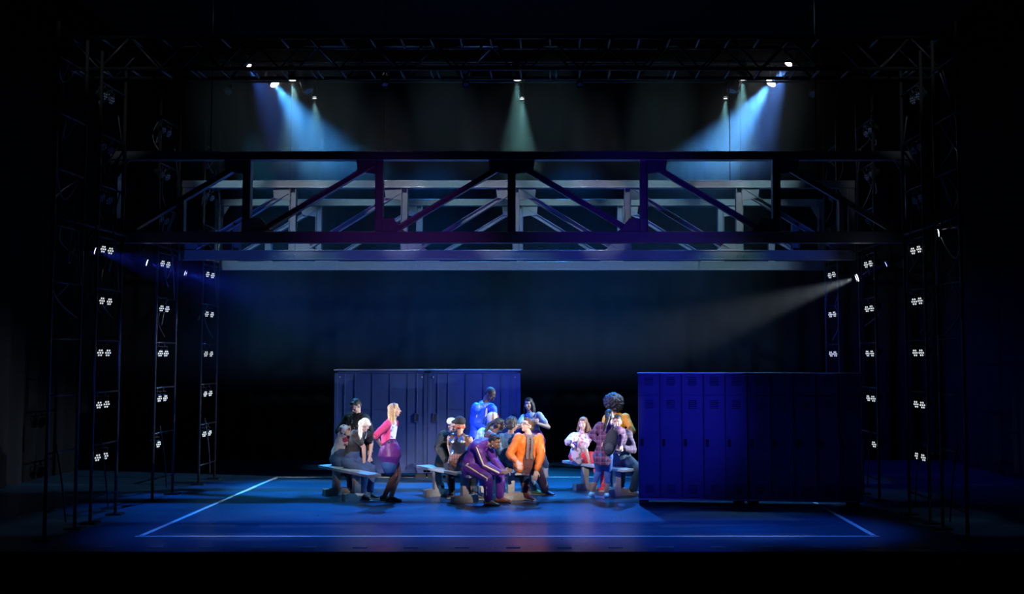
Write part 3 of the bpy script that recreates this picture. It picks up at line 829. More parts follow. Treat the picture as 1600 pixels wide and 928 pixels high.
    # hair
    def hair(kind, m, wv=.012):
        mb = MB()
        if kind == 'short':
            mb.ell(H(0, -.022, .042), (.080 * k, .094 * k, .082 * k), R, 18, 12); mb.ell(H(0, -.055, -.005), (.070 * k, .055 * k, .065 * k), R)
            mb.ell(H(0, .045, .088), (.055 * k, .035 * k, .028 * k), R)
            return C(mb, 'hair', m, .009, 1, .012, curls)
        if kind == 'shaved':
            mb.ell(H(0, -.020, .036), (.0765 * k, .092 * k, .082 * k), R, 18, 12); mb.ell(H(0, -.05, 0), (.068 * k, .055 * k, .06 * k), R)
            return C(mb, 'hair', m, .009, 1)
        if kind == 'curly':
            mb.ell(H(0, -.030, .040), (.096 * k, .105 * k, .098 * k), R, 18, 12); mb.ell(H(0, -.06, -.01), (.085 * k, .07 * k, .08 * k), R)
            return C(mb, 'hair', m, .009, 1, .030, curls)
        if kind == 'afro':
            mb.ell(H(0, -.04, .055), (.175 * k, .165 * k, .150 * k), R, 22, 14); mb.ell(H(.05, -.06, .02), (.13 * k, .12 * k, .14 * k), R, 22, 14)
            return C(mb, 'hair', m, .011, 1, .09, curls)
        if kind in ('long', 'ponytail', 'wavy'):
            mb.ell(H(0, -.018, .040), (.081 * k, .094 * k, .084 * k), R, 18, 12); mb.ell(H(0, -.055, -.01), (.076 * k, .058 * k, .075 * k), R)
            mb.ell(H(0, .038, .082), (.060 * k, .038 * k, .030 * k), R)
            if kind == 'ponytail':
                mb.ell(H(0, -.12, .02), (.03 * k, .03 * k, .03 * k), R)
                q = H(0, -.13, .02); mb.tube([q, q - Y * .05 - np.array([0, 0, .05]), q - Y * .06 + np.array([-.04, -.03, -.16]), q - Y * .03 + np.array([-.08, -.05, -.26])], [.025, .036, .030, .010], n=10)
            else:
                ln = S.get('hair_len', .24); wv = .012 if kind == 'long' else .02
                for sx in (-1, -.5, 0, .5, 1):
                    a = H(sx * .066, -.045 - .03 * (1 - abs(sx)), .0); dn = np.array([0, 0, -1.0])
                    out = X * sx * .02 * k
                    mb.tube([a, a + dn * ln * .35 + out, a + dn * ln * .7 + out * (1.4 + (1 if kind == 'wavy' else 0)), a + dn * ln + out], [(.032 * k, .038 * k), (.036 * k, .036 * k), (.034 * k, .028 * k), (.012, .012)], ref=Y, n=10)
                for sx in (-1, 1):
                    a = H(sx * .070, .010, .03); mb.tube([a, H(sx * .083, .005, -.05), H(sx * .085, 0, -.05) + np.array([0, 0, -ln * .55])], [.020 * k, .022 * k, .014 * k], n=8)
            return C(mb, 'hair', m, .009, 1, wv, curls)
    if S.get('hair'): hair(S['hair'], S['hair_m'])
    if S.get('cap'):
        mb = MB(); cm = S['cap']
        mb.ell(H(0, -.018, .055), (.088 * k, .102 * k, .082 * k), R, 18, 12)
        o = C(mb, 'knit_cap', cm, .009, 2)
    # clothes
    for g in S['wear']:
        kind, m = g[0], g[1]; op = g[2] if len(g) > 2 else {}
        mb = MB(); ex = op.get('ex', .016)
        if kind in ('jacket', 'shirt', 'vest'):
            torso(mb, ex, t0=0, t1=.96, low=op.get('low', .08), lowr=op.get('lowr', .01))
            f = op.get('sleeve', 1.0)
            for s, kk in ((1, 'R'), (-1, 'L')):
                if f > 0: arm(mb, kk, s, ex, f, op.get('cuff', .004))
                else: mb.ell(sh[s] - side_t * s * .03, (.055 * h + ex,) * 3)
            if kind == 'jacket':
                mb.tube([neck - front * .03 - side_t * .045, neck - front * .055 + sp * .02, neck - front * .03 + side_t * .045], [.022, .026, .022], n=8)
            C(mb, op.get('name', kind), m, .013, 2, op.get('fold', .030))
        elif kind == 'trousers':
            mb.tube([pel + sp * .10, pel + sp * .02, pel - np.array([0, 0, .05])], [(.145 * h * wf + ex, .10 * h + ex), (.16 * h * wf + ex, .115 * h + ex), (.15 * h * wf + ex, .11 * h + ex)], ref=front, n=18)
            for s, kk in ((1, 'R'), (-1, 'L')): leg(mb, kk, s, ex, op.get('len', .96), op.get('flare', .006))
            C(mb, op.get('name', 'trousers'), m, .013, 2, op.get('fold', .024))
        elif kind == 'tights':
            for s, kk in ((1, 'R'), (-1, 'L')): leg(mb, kk, s, .006, 1.0)
            C(mb, 'tights', m, .011, 2)
        elif kind == 'skirt':
            c = pel - np.array([0, 0, op.get('drop', .10)]); r_ = op.get('r', .21)
            mb.tube([pel + sp * .12, pel + sp * .04, c, c - np.array([0, 0, op.get('len', .12)])], [(.14, .11), (r_ * .85, r_ * .75), (r_, r_ * .85), (r_ * op.get('hem', .8), r_ * .7)], ref=front, n=24, round_ends=op.get('round', True))
            C(mb, op.get('name', 'skirt'), m, .012, 1, op.get('fold', .022))
        elif kind == 'sneakers':
            for s, kk in ((1, 'R'), (-1, 'L')):
                mm = m if s == 1 or 'm2' not in op else op['m2']
                an, tv = J['a' + kk], J['t' + kk]; mb = MB()
                dn = np.array([0, 0, -1.0]) if abs(tv[2]) < .3 else nrm(np.cross(np.cross(tv, [0, 0, -1.0]), tv))
                mb.tube([an - tv * .045 + dn * .035, an + tv * .0 + dn * .02, an + tv * .07 + dn * .045, an + tv * .165 * h + dn * .058], [(.042, .040), (.044, .050), (.047, .036), (.042, .022)], ref=dn)
                so = C(mb, 'shoe', mm, .010, 2)
                sl = MB(); sl.tube([an - tv * .07 + dn * .075, an + tv * .05 + dn * .075, an + tv * .18 * h + dn * .075], [(.040, .010), (.050, .010), (.040, .010)], ref=dn, n=16)
                C(sl, 'sole', op.get('sole', mat('sole white', (.55, .55, .55), .6)), raw=True).parent = so
        elif kind == 'stripe':
            # piping down the outside of a sleeve or a trouser leg
            for s, kk in ((1, 'R'), (-1, 'L')):
                if kk not in op.get('on', 'RL'): continue
                mb = MB()
                if op['of'] == 'sleeve': pts = [sh[s] + sp * .055, sh[s], J['e' + kk], J['w' + kk]]; rr = [.02, .072, .060, .047]
                else: pts = [hip[s] + sp * .1, hip[s], J['k' + kk], J['a' + kk] + np.array([0, 0, .03])]; rr = [.10, .108, .076, .066]
                o_ = nrm(side_t * s * op.get('s', 1.0) + np.array([0, -1.0, 0]) * op.get('cam', .6) + np.array([0, 0, op.get('up', 0)]))
                q = []
                for i in range(len(pts)):
                    tg = nrm(pts[min(i + 1, 3)] - pts[max(i - 1, 0)]); od = nrm(o_ - np.dot(o_, tg) * tg)
                    q.append(pts[i] + od * (rr[i] * h + .002))
                qq = [q[0]]
                for i in range(3):
                    for t in (.33, .66, 1): qq.append(q[i] + (q[i + 1] - q[i]) * t)
                mb.tube(qq[2 if op['of'] == 'sleeve' else 1:], [op.get('w', .011)] * len(qq[2 if op['of'] == 'sleeve' else 1:]), n=8)
                C(mb, 'piping', m, raw=True)
    J.update(H=H, pel=pel, neck=neck, sh=sh, hip=hip, sp=sp, front=front, side=side_t, org=org, C=C, R=R, k=k, spine=spine, h=h)
    tag(root, label, 'person', 'performers on the stage')
    zb_ = [J['aR'][2], J['aL'][2]]
    print('PERSON %-30s pelz %.2f neckz %.2f torso %.2f neck-head %.2f thighs %.2f %.2f shins %.2f %.2f arms %.2f %.2f D %.2f' % (label[:30], pel[2], neck[2], np.linalg.norm(neck - pel) / h, np.linalg.norm(head - neck) / h,
        np.linalg.norm(J['kR'] - hip[1]) / h, np.linalg.norm(J['kL'] - hip[-1]) / h, np.linalg.norm(J['kR'] - J['aR']) / h, np.linalg.norm(J['kL'] - J['aL']) / h, np.linalg.norm(J['wR'] - sh[1]) / h, np.linalg.norm(J['wL'] - sh[-1]) / h, D))
    return root, J

blk = mat('black hair', (.012, .010, .010), .45, bump=.5, scale=60)
brn = mat('brown hair', (.11, .055, .03), .5, bump=.5, scale=60)
bld = mat('blonde hair', (.58, .40, .20), .45, bump=.4, scale=60)
sky = mat('whitish blonde hair', (.72, .68, .58), .5, bump=.4, scale=60)
black_c = cloth('black', (.018, .018, .022)); dkshoe = mat('dark shoe', (.03, .028, .035), .4); whshoe = mat('white shoe', (.72, .74, .76), .5)
jeans = cloth('blue jeans', (.045, .085, .20)); dkjeans = cloth('dark jeans', (.03, .05, .085)); maroon = cloth('maroon', (.13, .045, .04))

# 1 standing in black, studded jacket, behind the left bench
_, J = person('person in a black studded jacket standing behind the left bench', dict(skin='fair', h=.98, pel=(556, 694, 17.1), yaw=-25, neck=(557, 649, -.02), head=(556, 634, -.07), hy=-40, hp=-35,
    armR=((539, 676, -.12), (532, 668)), armL=((578, 700, -.1), (580, 678)), legR=((547, 769), (547, 730), -30), legL=((562, 770), (562, 730), 10), hair='short', hair_m=blk,
    wear=[('jacket', black_c, dict(ex=.03, low=.10)), ('trousers', black_c, {}), ('sneakers', dkshoe, dict(sole=dkshoe))]))
st = MB(); random.seed(3)
for i in range(26):
    t = random.uniform(.35, .85); a = random.uniform(-1.3, 1.3)
    p = J['spine'](t) + J['front'] * math.cos(a) * .150 + J['side'] * math.sin(a) * .19
    st.ell(p, (.008,) * 3, n=8, m=5)
J['C'](st, 'studs', mat('silver stud', (.8, .8, .82), .2, .9), raw=True)

# 2 seated on the left bench in a white printed top
person('person with dark hair in a white printed top and blue jeans, seated', dict(skin='fair', h=.92, pel=(530, 17.12), yaw=60, neck=(549, 666, -.05), head=(549, 655, .02), hy=90, hp=-50, bend=.06,
    armR=((553, 700, -.2), (540, 690)), armL=((560, 690, .1), (555, 680)), legR=((560, 776), (574, 714), 60), legL=((570, 773), (574, 716), 60), hair='long', hair_len=.16, hair_m=blk,
    wear=[('shirt', blotch('white print', (.62, .66, .70), (.70, .72, .74), (.45, .06, .14), 14), dict(sleeve=.45, low=.02)), ('trousers', jeans), ('sneakers', dkshoe)]))
# 3 bending in black tee, pale hair, hand on the bench
person('person with whitish hair in a black tee leaning a bare arm on a bench', dict(skin='fair', h=.92, fem=1, w=.9, pel=(549, 16.75), yaw=50, neck=(566, 674, -.12), head=(569, 664, -.04), hy=70, hp=-55, bend=.05,
    armR=((569, 722, -.12), (575, 700)), armL=((578, 712, .1), (580, 695)), legR=((567, 781), (578, 724), 60), legL=((578, 778), (582, 724), 60), hair='long', hair_len=.26, hair_m=sky,
    wear=[('shirt', cloth('charcoal tee', (.03, .032, .035)), dict(sleeve=.32, low=.02)), ('trousers', jeans), ('sneakers', dkshoe)]))
# 4 the woman in pink
pk = cloth('pink cardigan', (.80, .075, .28))
_, J = person('woman with long blonde hair in a pink cardigan and purple bubble skirt', dict(skin='fair', h=.93, fem=1, w=.86, pel=(609, 705, 16.05), yaw=75, neck=(612, 658, 0), head=(616, 641, 0), hy=88, hp=6,
    armR=((594, 694, -.08), (586, 683)), armL=((618, 700, .12), (610, 690)), legR=((601, 782), (618, 742), 80), legL=((611, 784), (622, 740), 82), hair='long', hair_len=.30, hair_m=bld,
    wear=[('shirt', blotch('blue print', (.55, .60, .75), (.20, .25, .6), (.7, .7, .8), 20), dict(ex=.010, sleeve=0, low=.04, fold=.004, name='top')), ('tights', cloth('brown tights', (.20, .10, .085))),
          ('skirt', cloth('blue satin', (.05, .16, .48)), dict(r=.155, drop=.18, len=.07, hem=1.0, name='underskirt')),
          ('skirt', cloth('purple satin', (.16, .035, .30), .45), dict(r=.205, drop=.07, len=.09, hem=.72)),
          ('sneakers', mat('brown flat shoe', (.10, .05, .045), .4), dict(sole=dkshoe))]))
cd = MB()
sp_, fr_, sd_ = J['sp'], J['front'], J['side']
P_, R_ = [], []
for t, a, b in ((.22, .118, .100), (.40, .122, .104), (.62, .136, .112), (.80, .146, .110), (.93, .108, .080)):
    P_.append(J['spine'](t) - fr_ * .022); R_.append((a, b))
cd.tube(P_, R_, ref=fr_, n=20)
for s, kk in ((1, 'R'), (-1, 'L')):
    a, b, c = J['sh'][s], J['e' + kk], J['w' + kk]
    cd.ell(a, (.068,) * 3); cd.tube([a, (a + b) / 2, b, b + (c - b) * .12], [.068, .062, .054, .052])
J['C'](cd, 'cardigan', pk, .012, 2, .010)
hb = MB()
for i in range(15):
    a = math.pi * i / 14; hb.ell(J['H'](.080 * math.cos(a), .025 - .015 * math.sin(a), .035 + .090 * math.sin(a)), (.009,) * 3, n=8, m=5)
J['C'](hb, 'headband', mat('grey hairband', (.10, .07, .08), .5), raw=True)

# 5 man in dark jacket with white cap on second bench
_, J = person('man in a black jacket and white cap, seated, one hand on the bench', dict(skin='fair', h=.98, pel=(697, 16.9), yaw=-40, neck=(703, 681, -.05), head=(708, 665, -.01), hy=30, hp=-15, tilt=-14, bend=.05,
    armR=((697, 719, -.25), (686, 700)), armL=((716, 712, -.1), (720, 700)), legR=((690, 772), (683, 722, 1), -30), legL=((706, 777), (700, 722, 1), -10), hair='short', hair_m=blk,
    wear=[('jacket', cloth('black jacket', (.035, .032, .032)), dict(ex=.03, low=.10)), ('trousers', black_c), ('sneakers', dkshoe)]))
cp = MB(); H = J['H']
cp.ell(H(.010, -.025, .075), (.080, .096, .055), J['R'], 18, 10); cp.tube([H(-.01, -.11, .075), H(-.01, -.165, .055)], [(.055, .010), (.045, .007)], ref=J['R'][:, 2])
J['C'](cp, 'cap', cloth('white cap', (.66, .67, .72)), .009, 1)
# 6 back view, blue black vest
_, J = person('man in a shiny black and blue vest and red headband, back turned', dict(skin='tan', h=.94, w=1.0, pel=(717, 16.35), yaw=170, neck=(719, 681, -.02), head=(719, 664, 0), hy=165, hp=-5, hk=1.12, bend=-.02,
    armR=((737, 714, .05), (738, 700)), armL=((705, 712, .1), (702, 698)), legR=((742, 780), (738, 742, 0), 100), legL=((733, 776), (728, 735, 1), 110), hair=None, cap=cloth('black knit cap', (.012, .013, .014)), hair_m=blk,
    wear=[('vest', blotch('shiny vest', (.02, .025, .04), (.03, .12, .35), (.16, .07, .04), 13, .3), dict(ex=.022, sleeve=0, low=.03)), ('trousers', plaid('brown plaid', (.16, .08, .07), (.30, .16, .13), (.05, .03, .04), .04)), ('sneakers', dkshoe)]))
rb = MB()
for i in range(17):
    a = math.pi * 2 * i / 17; rb.ell(J['H'](.070 * math.cos(a), -.02 + .085 * math.sin(a), -.035), (.016, .016, .016), n=8, m=5)
J['C'](rb, 'headband', cloth('red band', (.75, .12, .05)), .009, 1)
# 7 purple tracksuit
purp = cloth('purple tracksuit', (.11, .025, .24), .5); gold = cloth('cream piping', (.75, .66, .42))
_, J = person('person in a purple tracksuit with cream piping, seated leaning forward', dict(skin='brown', h=.97, w=.95, pel=(737, 15.85), yaw=72, neck=(757, 692, -.12), head=(773, 690, 0), hy=65, hp=-18, bend=.07,
    armR=((779, 738, -.22), (754, 733)), armL=((786, 736, .0), (778, 728)), legR=((763, 790), (759, 742), 70), legL=((781, 785), (786, 738), 75), hair='short', hair_m=blk, handR=(1, -.1, .1), handL=(1, -.2, .15),
    wear=[('jacket', purp, dict(ex=.024, low=.08)), ('trousers', purp, dict(ex=.022, flare=.012)), ('stripe', gold, dict(of='sleeve', s=1, cam=.5, up=.3, on='R', w=.013)), ('stripe', gold, dict(of='leg', s=1, cam=.5, up=.5, on='R', w=.012)),
          ('sneakers', mat('gold shoe', (.45, .36, .22), .4), dict(m2=mat('rust shoe', (.35, .10, .05), .4), sole=dkshoe))]))
er = MB()
for i in range(16):
    a = 2 * math.pi * i / 16; er.ell(J['H'](.086, -.002 + .026 * math.cos(a), -.068 + .032 * math.sin(a)), (.006,) * 3, n=6, m=4)
J['C'](er, 'hoop_earring', mat('silver hoop', (.8, .8, .82), .2, .9), raw=True)
# 8 blue tracksuit standing
bt = cloth('royal blue tracksuit', (.02, .10, .75), .5); wh = cloth('white stripe', (.75, .72, .74))
_, J = person('bald man in a royal blue tracksuit with white stripes, standing with head bowed', dict(skin='dark', h=1.04, pel=(746, 698, 17.9), yaw=50, neck=(757, 630, -.05), head=(766, 616, -.02), hy=60, hp=-42, bend=.05,
    armR=((757, 670, -.20), (740, 662)), armL=((772, 662, -.10), (772, 648)), legR=((741, 763), (740, 728), 50), legL=((755, 765), (756, 728), 60), hair='shaved', hair_m=mat('cropped hair', (.02, .016, .014), .7), handR=(1, -.1, .1),
    wear=[('jacket', bt, dict(ex=.028, low=.16)), ('trousers', bt, dict(ex=.024, flare=.015)), ('sneakers', whshoe)]))
stp = MB(); a_, b_, c_ = J['sh'][1], J['eR'], J['wR']
q = np.array([.45, -.8, .05]); stp.tube([a_ + (b_ - a_) * t + q * .082 for t in (.35, .7, 1)] + [b_ + (c_ - b_) * t + q * .07 for t in (.25, .5)], [.014, .016, .018, .018, .012], n=8)
J['C'](stp, 'sleeve_stripe', wh, raw=True)
fr = MB(); fr.tube([J['spine'](t) + J['front'] * r_ - J['side'] * -.02 for t, r_ in ((.45, .135), (.6, .140), (.75, .138), (.9, .105))], [(.016, .012), (.022, .012), (.026, .012), (.02, .012)], ref=J['front'], n=10)
J['C'](fr, 'shirt_front', wh, raw=True)
# the ball he holds
bc_ = pt(769.5, 653, 17.62); mb = MB(); mb.ell(bc_, (.108,) * 3, n=26, m=18)
def ball_mat():
    m, nt, b = new_mat('panelled ball'); L = nt.links.new
    tc = nt.nodes.new('ShaderNodeTexCoord'); sp = nt.nodes.new('ShaderNodeSeparateXYZ'); L(tc.outputs['Object'], sp.inputs[0])
    cr = nt.nodes.new('ShaderNodeValToRGB'); cr.color_ramp.interpolation = 'CONSTANT'
    a = nt.nodes.new('ShaderNodeMath'); a.operation = 'MULTIPLY_ADD'; a.inputs[1].default_value = 4.6; a.inputs[2].default_value = .5; L(sp.outputs[0], a.inputs[0])
    e = cr.color_ramp.elements; e[0].color = (.55, .5, .55, 1); e[1].position = .48; e[1].color = (.20, .09, .04, 1)
    for p_, c_ in ((.66, (.62, .45, .30)), (.86, (.25, .05, .04))): x = e.new(p_); x.color = (*c_, 1)
    x = e.new(.07); x.color = (.55, .5, .55, 1); e[0].color = (.25, .05, .04, 1)
    L(a.outputs[0], cr.inputs[0]); L(cr.outputs[0], b.inputs['Base Color']); b.inputs['Roughness'].default_value = .5
    return m
tag(mb.build('ball', ball_mat(), smooth=True, origin=tuple(bc_)), 'white and brown panelled ball held by the man in royal blue', 'ball')
# 9 light blue plaid shirt seated
person('person in a light blue plaid shirt, face turned to the right', dict(skin='brown', h=.98, pel=(757, 17.25), yaw=150, neck=(767, 678, -.08), head=(780, 664, -.02), hy=95, hp=-12, bend=.0,
    armR=((776, 712, .05), (778, 700)), armL=((748, 714, -.05), (744, 700)), legR=((775, 764), (772, 722), 120), legL=((762, 762), (758, 722), 130), hair='ponytail', hair_m=blk,
    wear=[('shirt', plaid('sky plaid', (.22, .48, .70), (.50, .70, .82), (.10, .25, .50), .06), dict(ex=.024, sleeve=.42, low=.06)), ('trousers', dkjeans), ('sneakers', whshoe)]))
# 10 dark cap
person('person in a dark cap half hidden behind the purple tracksuit', dict(skin='brown', h=.88, pel=(750, 16.75), yaw=120, neck=(756, 698, -.05), head=(764, 686, 0), hy=110, hp=-20, bend=.03,
    armR=((772, 722, .0), (768, 712)), armL=((748, 722, -.05), (744, 712)), legR=((772, 768), (774, 728), 120), legL=((758, 768), (760, 728), 130), hair=None, hair_m=blk, cap=cloth('dusky cap', (.06, .03, .07)),
    wear=[('jacket', cloth('dusky jacket', (.05, .035, .09)), dict(ex=.02, low=.05)), ('trousers', black_c), ('sneakers', dkshoe)]))
# 11 denim jacket afro
_, J = person('person with curly black hair in a dark denim jacket, back turned', dict(skin='brown', h=1.0, pel=(797, 16.85), yaw=150, neck=(797, 682, -.04), head=(801, 663, 0), hy=135, hp=-5, bend=.02,
    armR=((815, 715, .05), (815, 700)), armL=((783, 712, -.05), (778, 700)), legR=((854, 728, .25), (843, 706), nrm([.35, -.2, -.9])), legL=((836, 773), (826, 735), 60), hair='curly', hair_m=blk,
    wear=[('jacket', blotch('denim black', (.05, .10, .17), (.02, .03, .04), (.06, .12, .2), 4), dict(ex=.026, low=.08)), ('trousers', cloth('grey jeans', (.12, .15, .19))), ('sneakers', whshoe, dict(m2=mat('green trim shoe', (.10, .25, .12), .5)))]))
# 12 orange jacket
og = cloth('orange jacket', (.92, .20, .02), .55)
_, J = person('man with glasses in a bright orange jacket looking up to the left', dict(skin='fair', h=1.0, pel=(824, 16.15), yaw=12, neck=(827, 680, -.10), head=(824, 665, .0), hy=-55, hp=22, bend=.03,
    armR=((808, 721, -.38), (796, 710)), armL=((838, 735, -.32), (849, 714)), legR=((823, 781), (814, 727), 45), legL=((852, 774), (845, 728), 60), hair='short', hair_m=brn, handR=(.3, -.5, -.6), handL=(-.15, -.3, -.9),
    wear=[('shirt', blotch('grey scarf tee', (.10, .09, .10), (.22, .20, .21), (.4, .06, .08), 20), dict(ex=.008, sleeve=0, fold=.004, name='tee')), ('trousers', maroon, dict(ex=.024, flare=.012)), ('sneakers', mat('maroon sneaker', (.12, .03, .04), .5), dict(m2=mat('navy sneaker', (.02, .025, .08), .5)))]))
oj = MB(); fr_, sd_, sp_ = J['front'], J['side'], J['sp']
for s, kk in ((1, 'R'), (-1, 'L')):
    # each half of the open jacket hangs from its shoulder
    P_, R_ = [], []
    for t, off, a, b in ((-.12, .135, .100, .135), (.0, .130, .095, .130), (.3, .115, .082, .120), (.6, .112, .085, .122), (.80, .105, .082, .112), (.94, .080, .052, .075)):
        P_.append(J['spine'](t) + sd_ * s * off * .93); R_.append((a, b))
    oj.tube(P_, R_, ref=fr_, n=18)
    a, b, c = J['sh'][s], J['e' + kk], J['w' + kk]
    oj.ell(a, (.080,) * 3); oj.tube([a, (a + b) / 2, b], [.080, .076, .066]); oj.tube([b, b + (c - b) * .4, b + (c - b) * .9], [.066, .062, .044])
oj.tube([J['spine'](t) - fr_ * .075 for t in (-.08, .3, .7, .95)], [(.13, .06), (.12, .055), (.13, .05), (.08, .035)], ref=fr_, n=16)
J['C'](oj, 'jacket', og, .013, 2, .034)
sf = MB(); n_ = J['neck']
sf.tube([n_ + sd_ * .06 + fr_ * .03, n_ + fr_ * .075 + sp_ * .0, n_ - sd_ * .06 + fr_ * .03], [.028, .034, .028], n=10)
for s in (-1, 1): sf.tube([J['spine'](t) + fr_ * f_ + sd_ * s * .035 for t, f_ in ((.95, .09), (.75, .135), (.45, .14), (.25, .15))], [(.024, .014), (.026, .014), (.028, .012), (.026, .010)], ref=fr_, n=10)
J['C'](sf, 'scarf', cloth('grey scarf', (.20, .17, .17)), .010, 2, .010)
gs = MB(); H = J['H']
for s in (-1, 1):
    for i in range(12):
        a = 2 * math.pi * i / 12; a2 = 2 * math.pi * (i + 1) / 12
        gs.cyl(H(s * .032 + .023 * math.cos(a), .092, .002 + .017 * math.sin(a)), H(s * .032 + .023 * math.cos(a2), .092, .002 + .017 * math.sin(a2)), .0032, n=6)
    gs.cyl(H(s * .055, .090, .006), H(s * .078, 0, .002), .0032, n=6)
gs.cyl(H(-.01, .095, .006), H(.01, .095, .006), .0032, n=6)
J['C'](gs, 'glasses', mat('dark blue glasses', (.02, .02, .12), .3), raw=True)
wb = MB(); wb.tube([J['wL'] + (J['eL'] - J['wL']) * .04, J['wL'] + (J['eL'] - J['wL']) * .12], [.033, .034], n=14); J['C'](wb, 'wristband', mat('black band', (.02, .02, .02), .5), raw=True)
# 13 woman behind with backpack straps
gt = cloth('grey tee', (.30, .33, .36))
_, J = person('woman with long dark hair in a grey tee standing behind the man in orange', dict(skin='tan', h=.94, fem=1, w=.92, pel=(836, 689, 18.3), yaw=-12, neck=(829, 647, 0), head=(826, 631, 0), hy=-22, hp=-5,
    armR=((830, 660, -.22), (812, 667)), armL=((838, 661, -.20), (854, 665)), legR=((832, 757), (832, 725), -10), legL=((846, 757), (847, 725), 20), hair='long', hair_len=.26, hair_m=blk,
    wear=[('shirt', gt, dict(sleeve=.30, low=.05)), ('trousers', jeans), ('sneakers', dkshoe)]))
bs = MB(); fr_, sd_ = J['front'], J['side']
for s in (-1, 1): bs.tube([J['spine'](t) + fr_ * f_ + sd_ * s * x_ for t, f_, x_ in ((.99, .02, .085), (.88, .105, .088), (.7, .128, .095), (.5, .118, .115))], [(.022, .009)] * 4, ref=fr_, n=8)
J['C'](bs, 'backpack_straps', cloth('dusky strap', (.12, .06, .12)), raw=True)
sw = MB(); sw.tube([J['pel'] + J['sp'] * .10, J['pel'] + J['sp'] * .02, J['pel'] - [0, 0, .10]], [(.155, .125), (.185, .145), (.19, .145)], ref=fr_, n=20)
J['C'](sw, 'tied_sweater', cloth('mauve sweater', (.20, .05, .18)), .012, 1, .03)
# 14 seated woman, patterned blouse
_, J = person('woman with curly brown hair in a pink patterned blouse seated on a bench', dict(skin='fair', h=.95, fem=1, w=.95, pel=(903, 17.5), yaw=35, neck=(908, 680, 0), head=(911, 662, 0), hy=-22, hp=0, bend=.0,
    armR=((898, 700, -.15), (886, 688)), armL=((920, 718, -.12), (914, 700)), legR=((931, 738, -.30), (938, 712), nrm([-.45, -.2, -.85])), legL=((942, 768), (944, 716), 60), hair='wavy', hair_len=.16, hair_m=mat('auburn hair', (.20, .09, .045), .5, bump=.5, scale=60),
    wear=[('shirt', blotch('floral blouse', (.62, .50, .56), (.55, .12, .28), (.20, .22, .30), 24), dict(ex=.026, sleeve=.55, low=.03)), ('trousers', cloth('red leggings', (.75, .06, .10)), dict(ex=.012)), ('sneakers', mat('red shoe', (.75, .05, .09), .5))]))
# 15 girl with backpack
bj = cloth('capri jeans', (.04, .13, .42))
_, J = person('girl in a plaid shirt, cropped jeans and white sneakers, seen from behind', dict(skin='tan', h=.90, fem=1, w=.9, pel=(942, 710, 16.35), yaw=170, neck=(952, 664, -.05), head=(952, 650, 0), hy=170, hp=-5,
    armR=((968, 694, .05), (972, 684)), armL=((936, 690, -.05), (923, 684)), legR=((948, 779), (950, 742), 165), legL=((925, 777), (933, 742), 190), hair='ponytail', hair_m=blk,
    wear=[('shirt', plaid('purple plaid', (.06, .02, .07), (.17, .05, .10), (.20, .15, .26), .085), dict(ex=.020, low=.07)), ('trousers', bj, dict(len=.78, ex=.010, flare=.004, fold=.006)), ('sneakers', whshoe)]))
bp = MB(); c = J['spine'](.52) - J['front'] * .19 + J['side'] * .10
bpR = np.stack([J['side'], J['front'], J['sp']], 1)
bp.ell(c, (.105, .08, .22), bpR, 20, 14); bp.ell(c - J['sp'] * .08 - J['front'] * .06, (.085, .06, .11), bpR, 16, 10)
o = bp.build('backpack', cloth('black backpack', (.035, .045, .05)), smooth=True, origin=tuple(c)); finish(o, .012, 2, .012)
pk_ = MB(); pk_.ell(c - J['sp'] * .07 - J['front'] * .085, (.075, .035, .085), bpR, 16, 10); finish(pk_.build('pocket', cloth('slate pocket', (.07, .09, .10)), o, smooth=True, origin=tuple(c)), .010, 2, .008)
hl = MB(); hl.tube([c + J['sp'] * .20 - J['side'] * .03, c + J['sp'] * .255, c + J['sp'] * .20 + J['side'] * .03], [.010] * 3, n=8); hl.build('grab_handle', mat('strap', (.03, .04, .045), .6), o, smooth=True, origin=tuple(c))
tag(o, 'dark backpack slung on the girl in the plaid shirt', 'backpack')
s_ = MB(); s_.tube([c + J['sp'] * .18 + J['front'] * .03, J['sh'][1] - J['side'] * .05 + J['sp'] * .075, J['sh'][1] - J['side'] * .04 + J['front'] * .10], [(.022, .008)] * 3, n=8); s_.build('strap', mat('strap', (.03, .04, .045), .6), o, smooth=True, origin=tuple(c))
# 16 afro, mustard jacket
person('person with a large round afro in a mustard yellow jacket', dict(skin='brown', h=.98, fem=1, pel=(965, 697, 17.75), yaw=185, neck=(962, 648, 0), head=(958, 632, 0), hy=185, hp=0,
    armR=((978, 674, .10), (988, 672)), armL=((950, 676, .15), (943, 672)), legR=((972, 763), (972, 730), 180), legL=((958, 763), (958, 730), 190), hair='afro', hair_m=blk,
    wear=[('jacket', cloth('mustard jacket', (.72, .30, .02)), dict(ex=.020, low=.03)), ('trousers', dkjeans), ('sneakers', dkshoe)]))
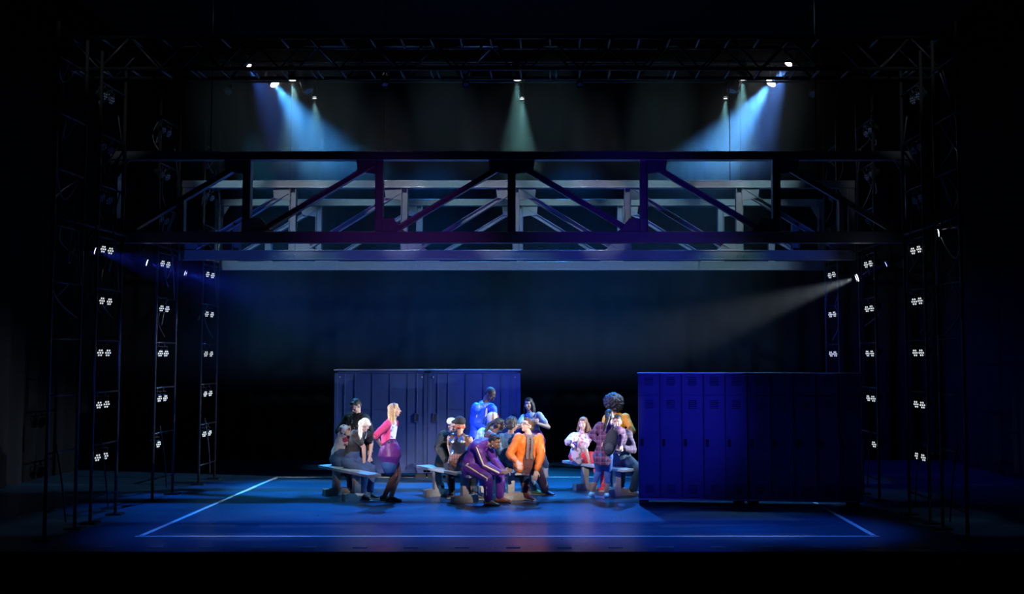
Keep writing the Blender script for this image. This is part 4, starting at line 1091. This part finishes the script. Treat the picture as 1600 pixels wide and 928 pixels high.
# 17 seated man behind the girl
person('man in a dark checked shirt and dark jeans seated behind the girl with the backpack', dict(skin='tan', h=.98, pel=(970, 17.0), yaw=25, neck=(967, 676, -.04), head=(964, 659, 0), hy=-5, hp=-5, bend=.02,
    armR=((962, 702, -.25), (952, 695)), armL=((975, 700, -.25), (984, 692)), legR=((964, 768), (962, 716), 20), legL=((989, 774), (994, 707), 60), hair='short', hair_m=blk,
    wear=[('shirt', plaid('dusk check', (.04, .025, .05), (.09, .045, .09), (.14, .10, .14), .05), dict(ex=.022, low=.05)), ('trousers', cloth('teal jeans', (.025, .06, .09)), dict(ex=.022, flare=.014)), ('sneakers', mat('grey shoe', (.35, .36, .38), .5))]))

# ------------------------------------------------------------------ haze in the air
def haze_mat(name, dens, zr, xr=None):
    hm = bpy.data.materials.new(name); hm.use_nodes = True
    nt = hm.node_tree; nt.nodes.clear(); L = nt.links.new
    out = nt.nodes.new('ShaderNodeOutputMaterial'); vs = nt.nodes.new('ShaderNodeVolumeScatter')
    vs.inputs['Color'].default_value = (1, 1, 1, 1); vs.inputs['Anisotropy'].default_value = 0.55
    tc = nt.nodes.new('ShaderNodeTexCoord'); sp = nt.nodes.new('ShaderNodeSeparateXYZ'); L(tc.outputs['Generated'], sp.inputs[0])
    prev = None
    for ax, stops in ((2, zr), (0, xr)):
        if not stops: continue
        cr = nt.nodes.new('ShaderNodeValToRGB'); cr.color_ramp.interpolation = 'EASE'; L(sp.outputs[ax], cr.inputs[0])
        e = cr.color_ramp.elements
        while len(e) > 1: e.remove(e[-1])
        e[0].position = stops[0][0]; e[0].color = (stops[0][1],) * 3 + (1,)
        for p_, v in stops[1:]: x = e.new(p_); x.color = (v,) * 3 + (1,)
        m_ = nt.nodes.new('ShaderNodeMath'); m_.operation = 'MULTIPLY'; m_.inputs[1].default_value = dens
        if prev is not None: L(prev, m_.inputs[1])
        L(cr.outputs[0], m_.inputs[0]); prev = m_.outputs[0]
    L(prev, vs.inputs['Density']); L(vs.outputs[0], out.inputs['Volume'])
    return hm
hz = MB().box((-0.6, 17.5, 6.0), (13.0, 2.7, 3.2)).build('haze', haze_mat('upper haze', HAZE, [(0, HAZE_LOW), (.22, HAZE_LOW), (.42, 1), (.92, 1), (1, 0)], [(0, 0), (.22, 1), (.8, 1), (1, 0)]))
tag(hz, 'blue lit haze in the lamp beams above the bridge trusses', 'haze', kind='stuff')
hz2 = MB().box((-0.6, 16.2, 3.0), (13.6, 5.2, 2.7)).build('haze', haze_mat('lower haze', HAZE_SIDE, [(0, 0), (.35, 1), (1, 1)]))
tag(hz2, 'thin haze in the side beams below the bridge trusses', 'haze', kind='stuff')
